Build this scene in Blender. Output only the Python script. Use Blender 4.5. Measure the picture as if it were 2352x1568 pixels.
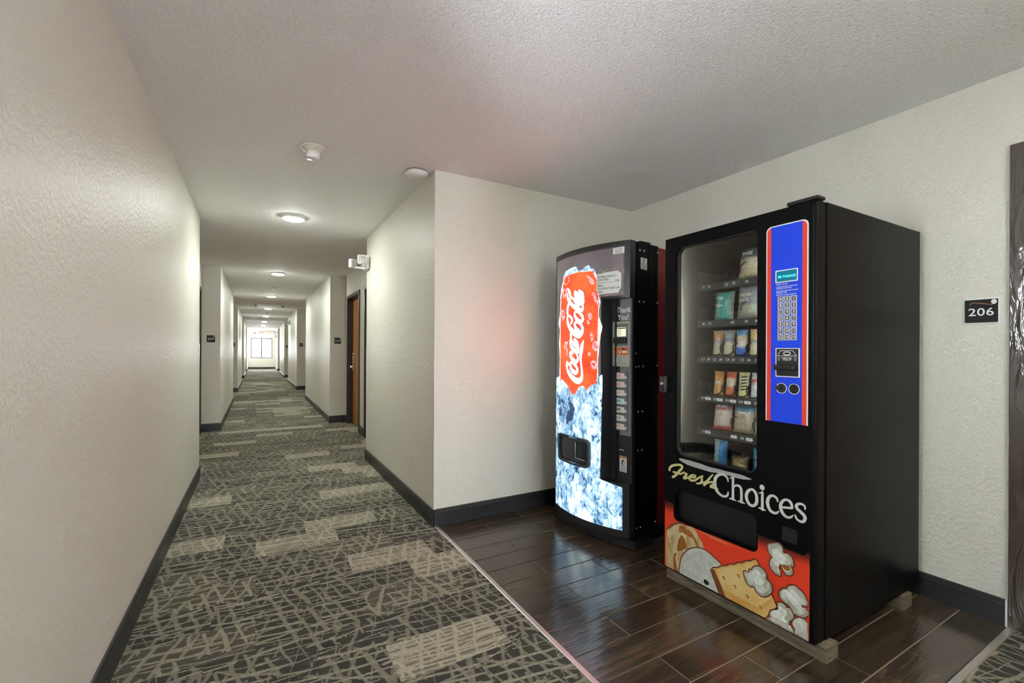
import bpy, bmesh, math, random
from mathutils import Vector, Matrix, noise
from mathutils.geometry import tessellate_polygon
for _o in list(bpy.data.objects): bpy.data.objects.remove(_o, do_unlink=True)
SC = bpy.context.scene
COL = SC.collection
random.seed(7)

# ------------------------------------------------------------------ camera
CAM_H = 1.2013
_yaw, _roll = math.radians(29.654), math.radians(0.2594)
_F = Vector((math.sin(_yaw), math.cos(_yaw), 0)); _R = Vector((math.cos(_yaw), -math.sin(_yaw), 0)); _U = Vector((0, 0, 1))
_R2 = _R*math.cos(_roll) + _U*math.sin(_roll); _U2 = _U*math.cos(_roll) - _R*math.sin(_roll)
_cd = bpy.data.cameras.new('camera'); _cd.sensor_width = 36; _cd.sensor_fit = 'HORIZONTAL'
_cd.lens = 1030.8/2352*36; _cd.shift_y = 22.04/2352; _cd.clip_start = 0.02; _cd.clip_end = 200
CAM = bpy.data.objects.new('camera', _cd); COL.objects.link(CAM)
CAM.matrix_world = Matrix(((_R2.x, _U2.x, -_F.x, 0), (_R2.y, _U2.y, -_F.y, 0), (_R2.z, _U2.z, -_F.z, CAM_H), (0, 0, 0, 1)))
SC.camera = CAM

# ------------------------------------------------------------------ light levels, world, exposure
LED_STRENGTH = 90.0
LED_COLOR = (0.94, 1.0, 0.93)
COKE_ICE = 0.9
COKE_RED = 2.6
WORLD_STRENGTH = 15.5
_w = bpy.data.worlds.new('daylight'); SC.world = _w; _w.use_nodes = True
_bg = _w.node_tree.nodes['Background']; _bg.inputs[0].default_value = (0.86, 0.93, 1.0, 1); _bg.inputs[1].default_value = WORLD_STRENGTH
SC.view_settings.view_transform = 'Standard'; SC.view_settings.look = 'None'
SC.view_settings.exposure = 1.70; SC.view_settings.gamma = 1.0; SC.view_settings.use_curve_mapping = False

# ------------------------------------------------------------------ dimensions
H = 2.44
XL, XR, XA = -0.467, 1.058, 2.881        # corridor left / right wall, alcove right wall
YA, YH, YE = 2.932, 0.6335, 32.57        # alcove far wall, near metal strip, corridor end
YB = -6.0                                 # corridor end behind the viewer
NL, NR = -0.70, 1.307                     # door niche back walls
NICHES = [(5.12 + 7.08*k, 7.95 + 7.08*k) for k in range(4)]
DOORS = [(0.27, 1.30), (1.65, 2.68)]      # door openings within a niche, from its near end

# ------------------------------------------------------------------ helpers
def srgb(r, g, b):
    f = lambda c: (c/255/12.92) if c/255 <= 0.04045 else ((c/255+0.055)/1.055)**2.4
    return (f(r), f(g), f(b), 1)

MATS = {}
def new_mat(name):
    m = bpy.data.materials.new(name); m.use_nodes = True
    nt = m.node_tree; nt.nodes.clear()
    out = nt.nodes.new('ShaderNodeOutputMaterial')
    MATS[name] = m
    return m, nt, out
def N(nt, typ, **kw):
    n = nt.nodes.new(typ)
    for k, v in kw.items(): setattr(n, k, v)
    return n
def setin(n, **kw):
    for k, v in kw.items(): n.inputs[k.replace('_', ' ')].default_value = v
def principled(nt, out, color=(0.5,0.5,0.5,1), rough=0.5, metal=0.0, spec=0.5, emit=None, estr=0.0, coat=0.0):
    p = N(nt, 'ShaderNodeBsdfPrincipled')
    p.inputs['Base Color'].default_value = color; p.inputs['Roughness'].default_value = rough
    p.inputs['Metallic'].default_value = metal; p.inputs['Specular IOR Level'].default_value = spec
    if emit: p.inputs['Emission Color'].default_value = emit; p.inputs['Emission Strength'].default_value = estr
    if coat: p.inputs['Coat Weight'].default_value = coat; p.inputs['Coat Roughness'].default_value = 0.05
    nt.links.new(p.outputs[0], out.inputs[0])
    return p
def mat(name, color, rough=0.5, metal=0.0, spec=0.5, emit=None, estr=0.0, bump=0.0, bscale=200.0, vary=0.0, vscale=8.0, coat=0.0):
    """plain material with a little procedural grain"""
    if name in MATS: return MATS[name]
    m, nt, out = new_mat(name)
    p = principled(nt, out, color, rough, metal, spec, emit, estr, coat)
    tc = N(nt, 'ShaderNodeTexCoord')
    if vary:
        n = N(nt, 'ShaderNodeTexNoise'); setin(n, Scale=vscale, Detail=4.0)
        nt.links.new(tc.outputs['Object'], n.inputs['Vector'])
        mx = N(nt, 'ShaderNodeMix', data_type='RGBA')
        mx.inputs['A'].default_value = tuple(c*(1-vary) for c in color[:3]) + (1,)
        mx.inputs['B'].default_value = tuple(min(1, c*(1+vary)) for c in color[:3]) + (1,)
        nt.links.new(n.outputs['Fac'], mx.inputs['Factor']); nt.links.new(mx.outputs['Result'], p.inputs['Base Color'])
    if bump:
        n = N(nt, 'ShaderNodeTexNoise'); setin(n, Scale=bscale, Detail=3.0)
        nt.links.new(tc.outputs['Object'], n.inputs['Vector'])
        b = N(nt, 'ShaderNodeBump'); setin(b, Strength=bump, Distance=0.002)
        nt.links.new(n.outputs['Fac'], b.inputs['Height']); nt.links.new(b.outputs[0], p.inputs['Normal'])
    return m
def ramp(nt, stops, interp='LINEAR'):
    r = N(nt, 'ShaderNodeValToRGB'); e = r.color_ramp.elements; r.color_ramp.interpolation = interp
    while len(e) < len(stops): e.new(0.5)
    for el, (p, c) in zip(e, stops): el.position = p; el.color = c if len(c) == 4 else tuple(c)+(1,)
    return r
def M(nt, op, a, b=None, c=None, clamp=False):
    n = N(nt, 'ShaderNodeMath', operation=op, use_clamp=clamp)
    for i, v in enumerate((a, b, c)):
        if v is None: continue
        if isinstance(v, (int, float)): n.inputs[i].default_value = v
        else: nt.links.new(v, n.inputs[i])
    return n.outputs[0]
def mixc(nt, fac, a, b):
    n = N(nt, 'ShaderNodeMix', data_type='RGBA')
    for k, v in (('Factor', fac), ('A', a), ('B', b)):
        if isinstance(v, (int, float, tuple)): n.inputs[k].default_value = v
        else: nt.links.new(v, n.inputs[k])
    return n.outputs['Result']

XF = {}
def link(o, parent=None):
    COL.objects.link(o)
    if parent is not None: o.parent = parent
    return o
def mesh_from(name, verts, faces, smooth=False):
    me = bpy.data.meshes.new(name); me.from_pydata([tuple(v) for v in verts], [], faces); me.update()
    if smooth: me.polygons.foreach_set('use_smooth', [True]*len(me.polygons))
    return me
def obj(name, data, m=None, parent=None, world=True, smooth=False):
    """data: bmesh, mesh or (verts, faces); world coordinates are brought into the parent's frame"""
    if isinstance(data, bmesh.types.BMesh):
        me = bpy.data.meshes.new(name); data.normal_update(); data.to_mesh(me); data.free()
    elif isinstance(data, tuple): me = mesh_from(name, *data)
    else: me = data
    if smooth: me.polygons.foreach_set('use_smooth', [True]*len(me.polygons))
    if parent is not None and world and parent.name in XF: me.transform(XF[parent.name].inverted())
    if m is not None:
        me.materials.clear(); me.materials.append(m)
    return link(bpy.data.objects.new(name, me), parent)
def tag(o, label, cat=None, group=None, kind=None):
    o['label'] = label
    if cat: o['category'] = cat
    if group: o['group'] = group
    if kind: o['kind'] = kind
    return o
def thing(name, label, cat, loc=(0,0,0), rz=0.0, group=None, kind=None):
    o = bpy.data.objects.new(name, None); COL.objects.link(o); o.empty_display_size = 0.05
    o.location = loc; o.rotation_euler = (0, 0, rz)
    XF[o.name] = Matrix.Translation(loc) @ Matrix.Rotation(rz, 4, 'Z')
    return tag(o, label, cat, group, kind)
def part(name, parent, data, m, world=True, smooth=False, label=None, kind=None):
    o = obj(name, data, m, parent, world, smooth)
    if parent.name in XF: XF[o.name] = XF[parent.name]
    if label: o['label'] = label
    if kind: o['kind'] = kind
    return o
def dup(root, loc, rz, **props):
    r = root.copy(); COL.objects.link(r); r.location = loc; r.rotation_euler = (0, 0, rz)
    for k, v in props.items(): r[k] = v
    for ch in list(root.children):
        c = ch.copy(); COL.objects.link(c); c.parent = r
        for g in list(ch.children):
            d = g.copy(); COL.objects.link(d); d.parent = c
    return r

def box(bm, x0, x1, y0, y1, z0, z1, bev=0.0, seg=2):
    t = bmesh.new()
    v = [t.verts.new(p) for p in ((x0,y0,z0),(x1,y0,z0),(x1,y1,z0),(x0,y1,z0),(x0,y0,z1),(x1,y0,z1),(x1,y1,z1),(x0,y1,z1))]
    for f in ((3,2,1,0),(4,5,6,7),(0,1,5,4),(1,2,6,5),(2,3,7,6),(3,0,4,7)): t.faces.new([v[i] for i in f])
    if bev: bmesh.ops.bevel(t, geom=list(t.edges), offset=bev, segments=seg, profile=0.5, affect='EDGES', clamp_overlap=True)
    me = bpy.data.meshes.new('tmp'); t.to_mesh(me); t.free(); bm.from_mesh(me); bpy.data.meshes.remove(me)
    return bm
def bx(*a, **k): return box(bmesh.new(), *a, **k)
def prism(poly, z0, z1):
    """closed 2D polygon (x, y) extruded in z"""
    tris = tessellate_polygon([[Vector((p[0], p[1], 0)) for p in poly]])
    n = len(poly); v = [(p[0], p[1], z0) for p in poly] + [(p[0], p[1], z1) for p in poly]; f = []
    area = sum(poly[i][0]*poly[(i+1)%n][1]-poly[(i+1)%n][0]*poly[i][1] for i in range(n))
    for a, b, c in tris:
        f.append((a, b, c)); f.append((a+n, b+n, c+n))
    for i in range(n):
        j = (i+1) % n; f.append((i, j, j+n, i+n))
    bm = bmesh.new(); vs = [bm.verts.new(p) for p in v]
    for q in f:
        try: bm.faces.new([vs[i] for i in q])
        except ValueError: pass
    bmesh.ops.recalc_face_normals(bm, faces=bm.faces)
    return bm
def rrect(x0, x1, y0, y1, r, seg=6):
    pts = []
    for cx, cy, a0 in ((x1-r,y1-r,0),(x0+r,y1-r,90),(x0+r,y0+r,180),(x1-r,y0+r,270)):
        for i in range(seg+1):
            a = math.radians(a0 + 90*i/seg); pts.append((cx+r*math.cos(a), cy+r*math.sin(a)))
    return pts
def plate(outer, holes, d0, d1, fn):
    """2D outline with holes, given thickness; fn(a, b, depth) -> 3D point"""
    loops = [outer] + holes
    flat = [p for l in loops for p in l]
    tris = tessellate_polygon([[Vector((p[0], p[1], 0)) for p in l] for l in loops])
    n = len(flat); bm = bmesh.new()
    v0 = [bm.verts.new(fn(p[0], p[1], d0)) for p in flat]; v1 = [bm.verts.new(fn(p[0], p[1], d1)) for p in flat]
    for a, b, c in tris:
        for vs in (v0, v1):
            try: bm.faces.new((vs[a], vs[b], vs[c]))
            except ValueError: pass
    k = 0
    for l in loops:
        for i in range(len(l)):
            a, b = k+i, k+(i+1) % len(l)
            try: bm.faces.new((v0[a], v0[b], v1[b], v1[a]))
            except ValueError: pass
        k += len(l)
    bmesh.ops.recalc_face_normals(bm, faces=bm.faces)
    return bm
def sheet(poly, fn, maxedge=None):
    """thin printed shape: a flat 2D polygon laid on a surface"""
    bm = bmesh.new(); tris = tessellate_polygon([[Vector((p[0], p[1], 0)) for p in poly]])
    vs = [bm.verts.new((p[0], p[1], 0)) for p in poly]
    for t in tris:
        try: bm.faces.new([vs[i] for i in t])
        except ValueError: pass
    if maxedge:
        xs = [p[0] for p in poly]; k = math.floor(min(xs)/maxedge)+1
        while k*maxedge < max(xs):
            bmesh.ops.bisect_plane(bm, geom=bm.verts[:]+bm.edges[:]+bm.faces[:], plane_co=(k*maxedge, 0, 0), plane_no=(1, 0, 0)); k += 1
    for v in bm.verts: v.co = fn(v.co.x, v.co.y)
    bmesh.ops.recalc_face_normals(bm, faces=bm.faces)
    return bm
def crom(p, n=6):
    """Catmull-Rom through tuples"""
    if len(p) < 3: 
        return [tuple(a+(b-a)*i/8 for a, b in zip(p[0], p[1])) for i in range(9)]
    q = [p[0]] + list(p) + [p[-1]]; o = []
    if p[0] == p[-1]: q = [p[-2]] + list(p) + [p[1]]
    for i in range(1, len(q)-2):
        for k in range(n):
            t = k/n
            o.append(tuple(0.5*((2*b)+(-a+c)*t+(2*a-5*b+4*c-d)*t*t+(-a+3*b-3*c+d)*t**3) for a, b, c, d in zip(q[i-1], q[i], q[i+1], q[i+2])))
    o.append(tuple(p[-1]))
    return o
def ribbon(bm, pts, fn, cap=True, lift=0.0):
    """brush stroke (x, y, width) laid on a surface"""
    c = crom(pts); n = len(c)
    L, Rr = [], []
    for i, (x, y, w) in enumerate(c):
        a, b = c[max(0, i-1)], c[min(n-1, i+1)]
        dx, dy = b[0]-a[0], b[1]-a[1]; l = math.hypot(dx, dy) or 1
        nx, ny = -dy/l, dx/l; w = max(w, 0.0004)/2
        up = Vector((-lift*i, 0, 0)); L.append(bm.verts.new(Vector(fn(x+nx*w, y+ny*w))+up)); Rr.append(bm.verts.new(Vector(fn(x-nx*w, y-ny*w))+up))
    for i in range(n-1): bm.faces.new((L[i], L[i+1], Rr[i+1], Rr[i]))
    if cap and pts[0] != pts[-1]:
        for e, o in ((0, 1), (n-1, n-2)):
            x, y, w = c[e]; dx, dy = x-c[o][0], y-c[o][1]; a0 = math.atan2(dy, dx); w = max(w, 0.0004)/2
            sgn = -1 if e == 0 else 1; first, last = (L[e], Rr[e]) if e else (Rr[e], L[e])
            arc = [first] + [bm.verts.new(fn(x+w*math.cos(a0+math.pi/2-math.pi*k/6), y+w*math.sin(a0+math.pi/2-math.pi*k/6))) for k in range(1, 6)] + [last]
            bm.faces.new(arc)
def lathe(bm, prof, c=(0,0,0), axis='Z', seg=24):
    """profile (radius, height) turned about an axis through c"""
    rings = []
    def P(r, h, a):
        u, v = r*math.cos(a), r*math.sin(a)
        q = {'Z': (u, v, h), 'X': (h, u, v), 'Y': (v, h, u)}[axis]
        return (c[0]+q[0], c[1]+q[1], c[2]+q[2])
    for r, h in prof:
        if r < 1e-6: rings.append([bm.verts.new(P(0, h, 0))])
        else: rings.append([bm.verts.new(P(r, h, 2*math.pi*i/seg)) for i in range(seg)])
    for a, b in zip(rings[:-1], rings[1:]):
        for i in range(seg):
            j = (i+1) % seg
            if len(a) == 1 and len(b) == 1: continue
            if len(a) == 1: bm.faces.new((a[0], b[i], b[j]))
            elif len(b) == 1: bm.faces.new((a[i], a[j], b[0]))
            else: bm.faces.new((a[i], a[j], b[j], b[i]))
    bmesh.ops.recalc_face_normals(bm, faces=bm.faces)
    return bm
def tube(bm, pts, r, seg=6):
    pts = [Vector(p) for p in pts]; rings = []
    for i, p in enumerate(pts):
        t = (pts[min(i+1, len(pts)-1)] - pts[max(i-1, 0)]).normalized()
        ref = Vector((0, 0, 1)) if abs(t.z) < 0.95 else Vector((1, 0, 0))
        a = t.cross(ref).normalized(); b = t.cross(a)
        rings.append([bm.verts.new(p + a*(r*math.cos(2*math.pi*k/seg)) + b*(r*math.sin(2*math.pi*k/seg))) for k in range(seg)])
    for A, B in zip(rings[:-1], rings[1:]):
        for k in range(seg): bm.faces.new((A[k], A[(k+1) % seg], B[(k+1) % seg], B[k]))
    bm.faces.new(rings[0][::-1]); bm.faces.new(rings[-1])
    return bm
def densify(p, m=0.02):
    o = []
    for a, b in zip(p, p[1:]+p[:1]):
        n = max(1, int(math.hypot(b[0]-a[0], b[1]-a[1])/m)+1)
        o += [(a[0]+(b[0]-a[0])*i/n, a[1]+(b[1]-a[1])*i/n) for i in range(n)]
    return o
def ellipse(cx, cy, rx, ry, n=20, rot=0.0):
    c, s = math.cos(rot), math.sin(rot); o = []
    for i in range(n):
        a = 2*math.pi*i/n; u, v = rx*math.cos(a), ry*math.sin(a); o.append((cx+u*c-v*s, cy+u*s+v*c))
    return o
def text_mesh(s, size, bold=0.0, align='CENTER', shear=0.0, spacing=1.0, squeeze=1.0):
    cu = bpy.data.curves.new('text', 'FONT'); cu.body = s; cu.size = size; cu.offset = bold; cu.align_x = align; cu.align_y = 'CENTER'
    cu.shear = shear; cu.space_character = spacing; cu.resolution_u = 3; cu.fill_mode = 'FRONT'
    o = bpy.data.objects.new('text', cu); COL.objects.link(o)
    bpy.context.view_layer.update()
    me = bpy.data.meshes.new_from_object(o.evaluated_get(bpy.context.evaluated_depsgraph_get()))
    bpy.data.objects.remove(o); bpy.data.curves.remove(cu)
    if squeeze != 1.0: me.transform(Matrix.Diagonal((squeeze, 1, 1, 1)))
    return me
def bm_text(bm, s, size, fn, **k):
    me = text_mesh(s, size, **k); off = len(bm.verts)
    for v in me.vertices: v.co = fn(v.co.x, v.co.y)
    bm.from_mesh(me); bpy.data.meshes.remove(me)
    return bm
def face_negX(x, cy, cz): return lambda a, b: Vector((x, cy - a, cz + b))        # writing on a surface that faces -X
def face_negY(y, cx, cz): return lambda a, b: Vector((cx + a, y, cz + b))        # writing on a surface that faces -Y

# traced print outlines: (y, z) or (y, z, width) in metres on the machine fronts
IDOT=(1.1386,0.6226)
LOGO=[[(0.4608,1.111,0.0131),(0.4741,1.1254,0.02),(0.4817,1.1104,0.0168),(0.4783,1.0883,0.0184),(0.4648,1.0667,0.0246),(0.4411,1.0433,0.0303),(0.409,1.0231,0.0352),(0.3753,1.0081,0.0382),(0.3473,1.0073,0.037),(0.3274,1.0226,0.0278),(0.3194,1.0466,0.0165),(0.3219,1.0748,0.0144),(0.3273,1.1101,0.0133),(0.3321,1.1407,0.0154),(0.3333,1.1691,0.021),(0.3301,1.1928,0.0279),(0.327,1.2164,0.0292),(0.3206,1.24,0.0221),(0.3143,1.2588,0.0137),(0.3072,1.2757,0.0016)],[(0.4396,1.119,0.0175),(0.4366,1.102,0.0206),(0.4271,1.0828,0.025),(0.4054,1.0667,0.0289),(0.3793,1.0606,0.028),(0.3633,1.0732,0.0188),(0.3669,1.0898,0.0189),(0.3833,1.1085,0.0193),(0.4078,1.1235,0.0168),(0.4275,1.1266,0.0156),(0.4396,1.119,0.0175)],[(0.4148,1.1863,0.0154),(0.428,1.1971,0.0188),(0.4389,1.1897,0.0175),(0.4372,1.1727,0.0206),(0.4257,1.1582,0.025),(0.404,1.1417,0.0289),(0.3798,1.1325,0.028),(0.3638,1.1413,0.0203),(0.3579,1.1593,0.0138),(0.3693,1.1794,0.0117)],[(0.438,1.28,0.0159),(0.4068,1.2576,0.0259),(0.3733,1.238,0.0293),(0.3563,1.2236,0.0144)],[(0.4407,1.2581,0.0127),(0.4303,1.236,0.0251),(0.4027,1.2141,0.0273),(0.373,1.1985,0.0293),(0.3561,1.195,0.0144)],[(0.3963,1.2835,0.012),(0.3735,1.2668,0.0205),(0.361,1.2475,0.0188),(0.3556,1.2308,0.0143)],[(0.4342,1.3213,0.0174),(0.4307,1.292,0.0188)],[(0.438,1.28,0.0143),(0.4404,1.2678,0.0143),(0.4394,1.2556,0.0143)],[(0.3661,1.2332,0.0174),(0.3597,1.2141,0.0216),(0.3606,1.1986,0.0202)],[(0.3896,1.6005,0.012),(0.391,1.5862,0.0135),(0.3894,1.5728,0.0135)],[(0.321,1.5518,0.0194),(0.3144,1.5312,0.0234),(0.3159,1.5137,0.0206)],[(0.4294,1.3921,0.0173),(0.4176,1.4072,0.0155),(0.4277,1.4273,0.0157),(0.4526,1.4423,0.0146),(0.4722,1.4351,0.0149),(0.4742,1.4106,0.0183),(0.463,1.3853,0.0246),(0.4415,1.3574,0.0303),(0.4112,1.3343,0.0353),(0.3774,1.3151,0.0412),(0.3459,1.3095,0.0398),(0.3244,1.3243,0.0291),(0.3165,1.3476,0.0192),(0.3263,1.3716,0.0195),(0.3498,1.3916,0.02),(0.3744,1.3953,0.0161),(0.3907,1.3865,0.0165),(0.3887,1.3696,0.0194),(0.374,1.3497,0.0249),(0.3529,1.3418,0.0172),(0.3393,1.3378,0.0042)],[(0.47,1.4448,0.0139),(0.4747,1.4747,0.0183),(0.4683,1.5062,0.0198),(0.4554,1.5271,0.0146)],[(0.3857,1.4643,0.0149),(0.3938,1.4517,0.0144),(0.3855,1.4295,0.0223),(0.3638,1.409,0.0261),(0.3331,1.3967,0.0252),(0.3152,1.4064,0.0179),(0.3176,1.4278,0.0193),(0.3367,1.4479,0.0197),(0.3642,1.4628,0.016),(0.3857,1.4643,0.0149)],[(0.4735,1.5904,0.015),(0.471,1.568,0.0183),(0.4556,1.5418,0.0244),(0.4244,1.5169,0.0265),(0.3859,1.492,0.0283),(0.3504,1.4761,0.0271),(0.3237,1.4718,0.0236),(0.3135,1.484,0.0151),(0.3136,1.4982,0.0096)],[(0.4806,1.6308,0.004),(0.4583,1.6133,0.0212),(0.4433,1.5895,0.0176),(0.4377,1.5645,0.0143),(0.44,1.5476,0.0112)],[(0.4247,1.5656,0.0109),(0.3937,1.5407,0.018),(0.3716,1.5147,0.0205),(0.3539,1.4966,0.0172)],[(0.3904,1.6006,0.0135),(0.3614,1.5783,0.029),(0.3308,1.5563,0.0294),(0.3107,1.5474,0.0123)],[(0.3902,1.5741,0.0135),(0.3754,1.551,0.028),(0.3473,1.527,0.0313),(0.3207,1.5105,0.0263),(0.3105,1.5144,0.0123)],[(0.3512,1.6022,0.01),(0.3244,1.584,0.0222),(0.313,1.5641,0.0165),(0.3097,1.5473,0.0109)]]
FRESH=[[(1.6337,0.582,0.0119),(1.6305,0.5949,0.0128),(1.6155,0.6088,0.0127),(1.592,0.6183,0.0116),(1.569,0.6234,0.0114),(1.5535,0.6201,0.0132),(1.5555,0.6086,0.0123),(1.5688,0.5936,0.0133),(1.5855,0.5743,0.0144),(1.6002,0.5587,0.0136),(1.6119,0.5507,0.0127)],[(1.6088,0.5782,0.0088),(1.5897,0.5793,0.0096),(1.5792,0.5767,0.0086),(1.5605,0.5803,0.0095),(1.5461,0.5888,0.0085),(1.5411,0.5959,0.0038)],[(1.5421,0.5948,0.0056),(1.536,0.5879,0.0094),(1.5239,0.5882,0.0093),(1.5318,0.5754,0.0131),(1.5429,0.5634,0.0113),(1.5338,0.5623,0.0094),(1.5158,0.5726,0.0083)],[(1.5158,0.5726,0.0083),(1.498,0.5779,0.0092),(1.4784,0.5818,0.0091),(1.4717,0.5901,0.0081),(1.4804,0.5929,0.0082),(1.496,0.5883,0.0091),(1.5078,0.5779,0.0101),(1.5088,0.566,0.0111),(1.4959,0.5626,0.011),(1.4784,0.5671,0.01),(1.4611,0.5796,0.009),(1.4441,0.5936,0.008),(1.4301,0.6019,0.0044)],[(1.431,0.6,0.0053),(1.4365,0.5889,0.0106),(1.4365,0.576,0.0124),(1.4439,0.5636,0.0115),(1.4572,0.5569,0.009),(1.4677,0.5566,0.0063)],[(1.4439,0.5628,0.008),(1.4271,0.5695,0.0079),(1.4142,0.5784,0.007)],[(1.3763,0.6205,0.0068),(1.3888,0.6055,0.0094),(1.4032,0.586,0.0113),(1.4178,0.5663,0.0131),(1.4242,0.5582,0.0105)],[(1.4178,0.5647,0.0079),(1.4013,0.5753,0.0087),(1.3833,0.5839,0.0086),(1.369,0.586,0.0085),(1.3725,0.5764,0.0102),(1.3868,0.5624,0.012)],[(1.3885,0.5596,0.0103),(1.3724,0.5599,0.0102),(1.3583,0.5613,0.0084),(1.3469,0.5589,0.0034)]]
CHOICES=[[(1.2984,0.6064,0.0049),(1.301,0.6195,0.0098),(1.3137,0.6317,0.0115),(1.3325,0.6326,0.0124),(1.3515,0.6225,0.0142),(1.3629,0.6072,0.016),(1.3664,0.5906,0.0161),(1.3645,0.5691,0.0161),(1.3547,0.5482,0.0152),(1.3372,0.5358,0.0125),(1.3183,0.5334,0.0107),(1.3031,0.5408,0.0098),(1.2981,0.5529,0.0081),(1.2982,0.5605,0.0041)],[(1.2737,0.6323,0.012),(1.2735,0.534,0.012)],[(1.2885,0.6256,0.0042),(1.2802,0.6285,0.0064),(1.2728,0.631,0.0096)],[(1.2897,0.5316,0.0057),(1.274,0.5339,0.0096),(1.2585,0.5308,0.0032)],[(1.271,0.5892,0.0064),(1.2572,0.6003,0.0095),(1.2428,0.6004,0.0118),(1.2348,0.5913,0.0125),(1.2328,0.5755,0.0125),(1.2326,0.5324,0.0125)],[(1.2484,0.5325,0.0055),(1.2326,0.5328,0.011),(1.2161,0.5308,0.0033)],[(1.1859,0.6018,0.0106),(1.2019,0.5898,0.0134),(1.2096,0.5688,0.014),(1.2062,0.5491,0.014),(1.1945,0.5338,0.0134),(1.1785,0.5321,0.0115),(1.1646,0.5461,0.0136),(1.1615,0.5655,0.0136),(1.1647,0.5848,0.0136),(1.1735,0.5984,0.0123),(1.1859,0.6018,0.0106)],[(1.1373,0.6024,0.0106),(1.1373,0.5292,0.0124)],[(1.1535,0.5943,0.0031),(1.1441,0.5981,0.006),(1.1365,0.601,0.0085)],[(1.1524,0.5313,0.0052),(1.137,0.531,0.0094),(1.1218,0.529,0.0031)],[(1.0721,0.5816,0.0066),(1.0746,0.5922,0.0098),(1.0843,0.5992,0.0107),(1.0973,0.5996,0.01),(1.1088,0.5889,0.0126),(1.1145,0.5708,0.0143),(1.1127,0.5533,0.0143),(1.1036,0.5364,0.0134),(1.0888,0.5303,0.0116),(1.0759,0.5336,0.0091),(1.0688,0.5423,0.0057)],[(1.0554,0.5633,0.0081),(1.0351,0.5679,0.0088),(1.0153,0.5724,0.0095)],[(1.0141,0.5727,0.0079),(1.0153,0.5826,0.011),(1.023,0.596,0.0119),(1.0384,0.5995,0.0096),(1.0524,0.589,0.0113),(1.0602,0.5707,0.013),(1.0585,0.5535,0.0138),(1.049,0.5373,0.0137),(1.0334,0.5296,0.0112),(1.0197,0.534,0.0087),(1.0106,0.5448,0.0047)],[(0.965,0.5824,0.0053),(0.9665,0.5942,0.0091),(0.9753,0.5993,0.0092),(0.9885,0.5976,0.01),(0.9973,0.588,0.0117),(0.9958,0.5776,0.0124),(0.9839,0.5688,0.0131),(0.9707,0.5591,0.0138),(0.9649,0.5487,0.013),(0.9692,0.535,0.0115),(0.9793,0.5293,0.01),(0.9941,0.5329,0.0086),(1.0001,0.5419,0.0086),(1.0024,0.549,0.0047)]]
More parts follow.
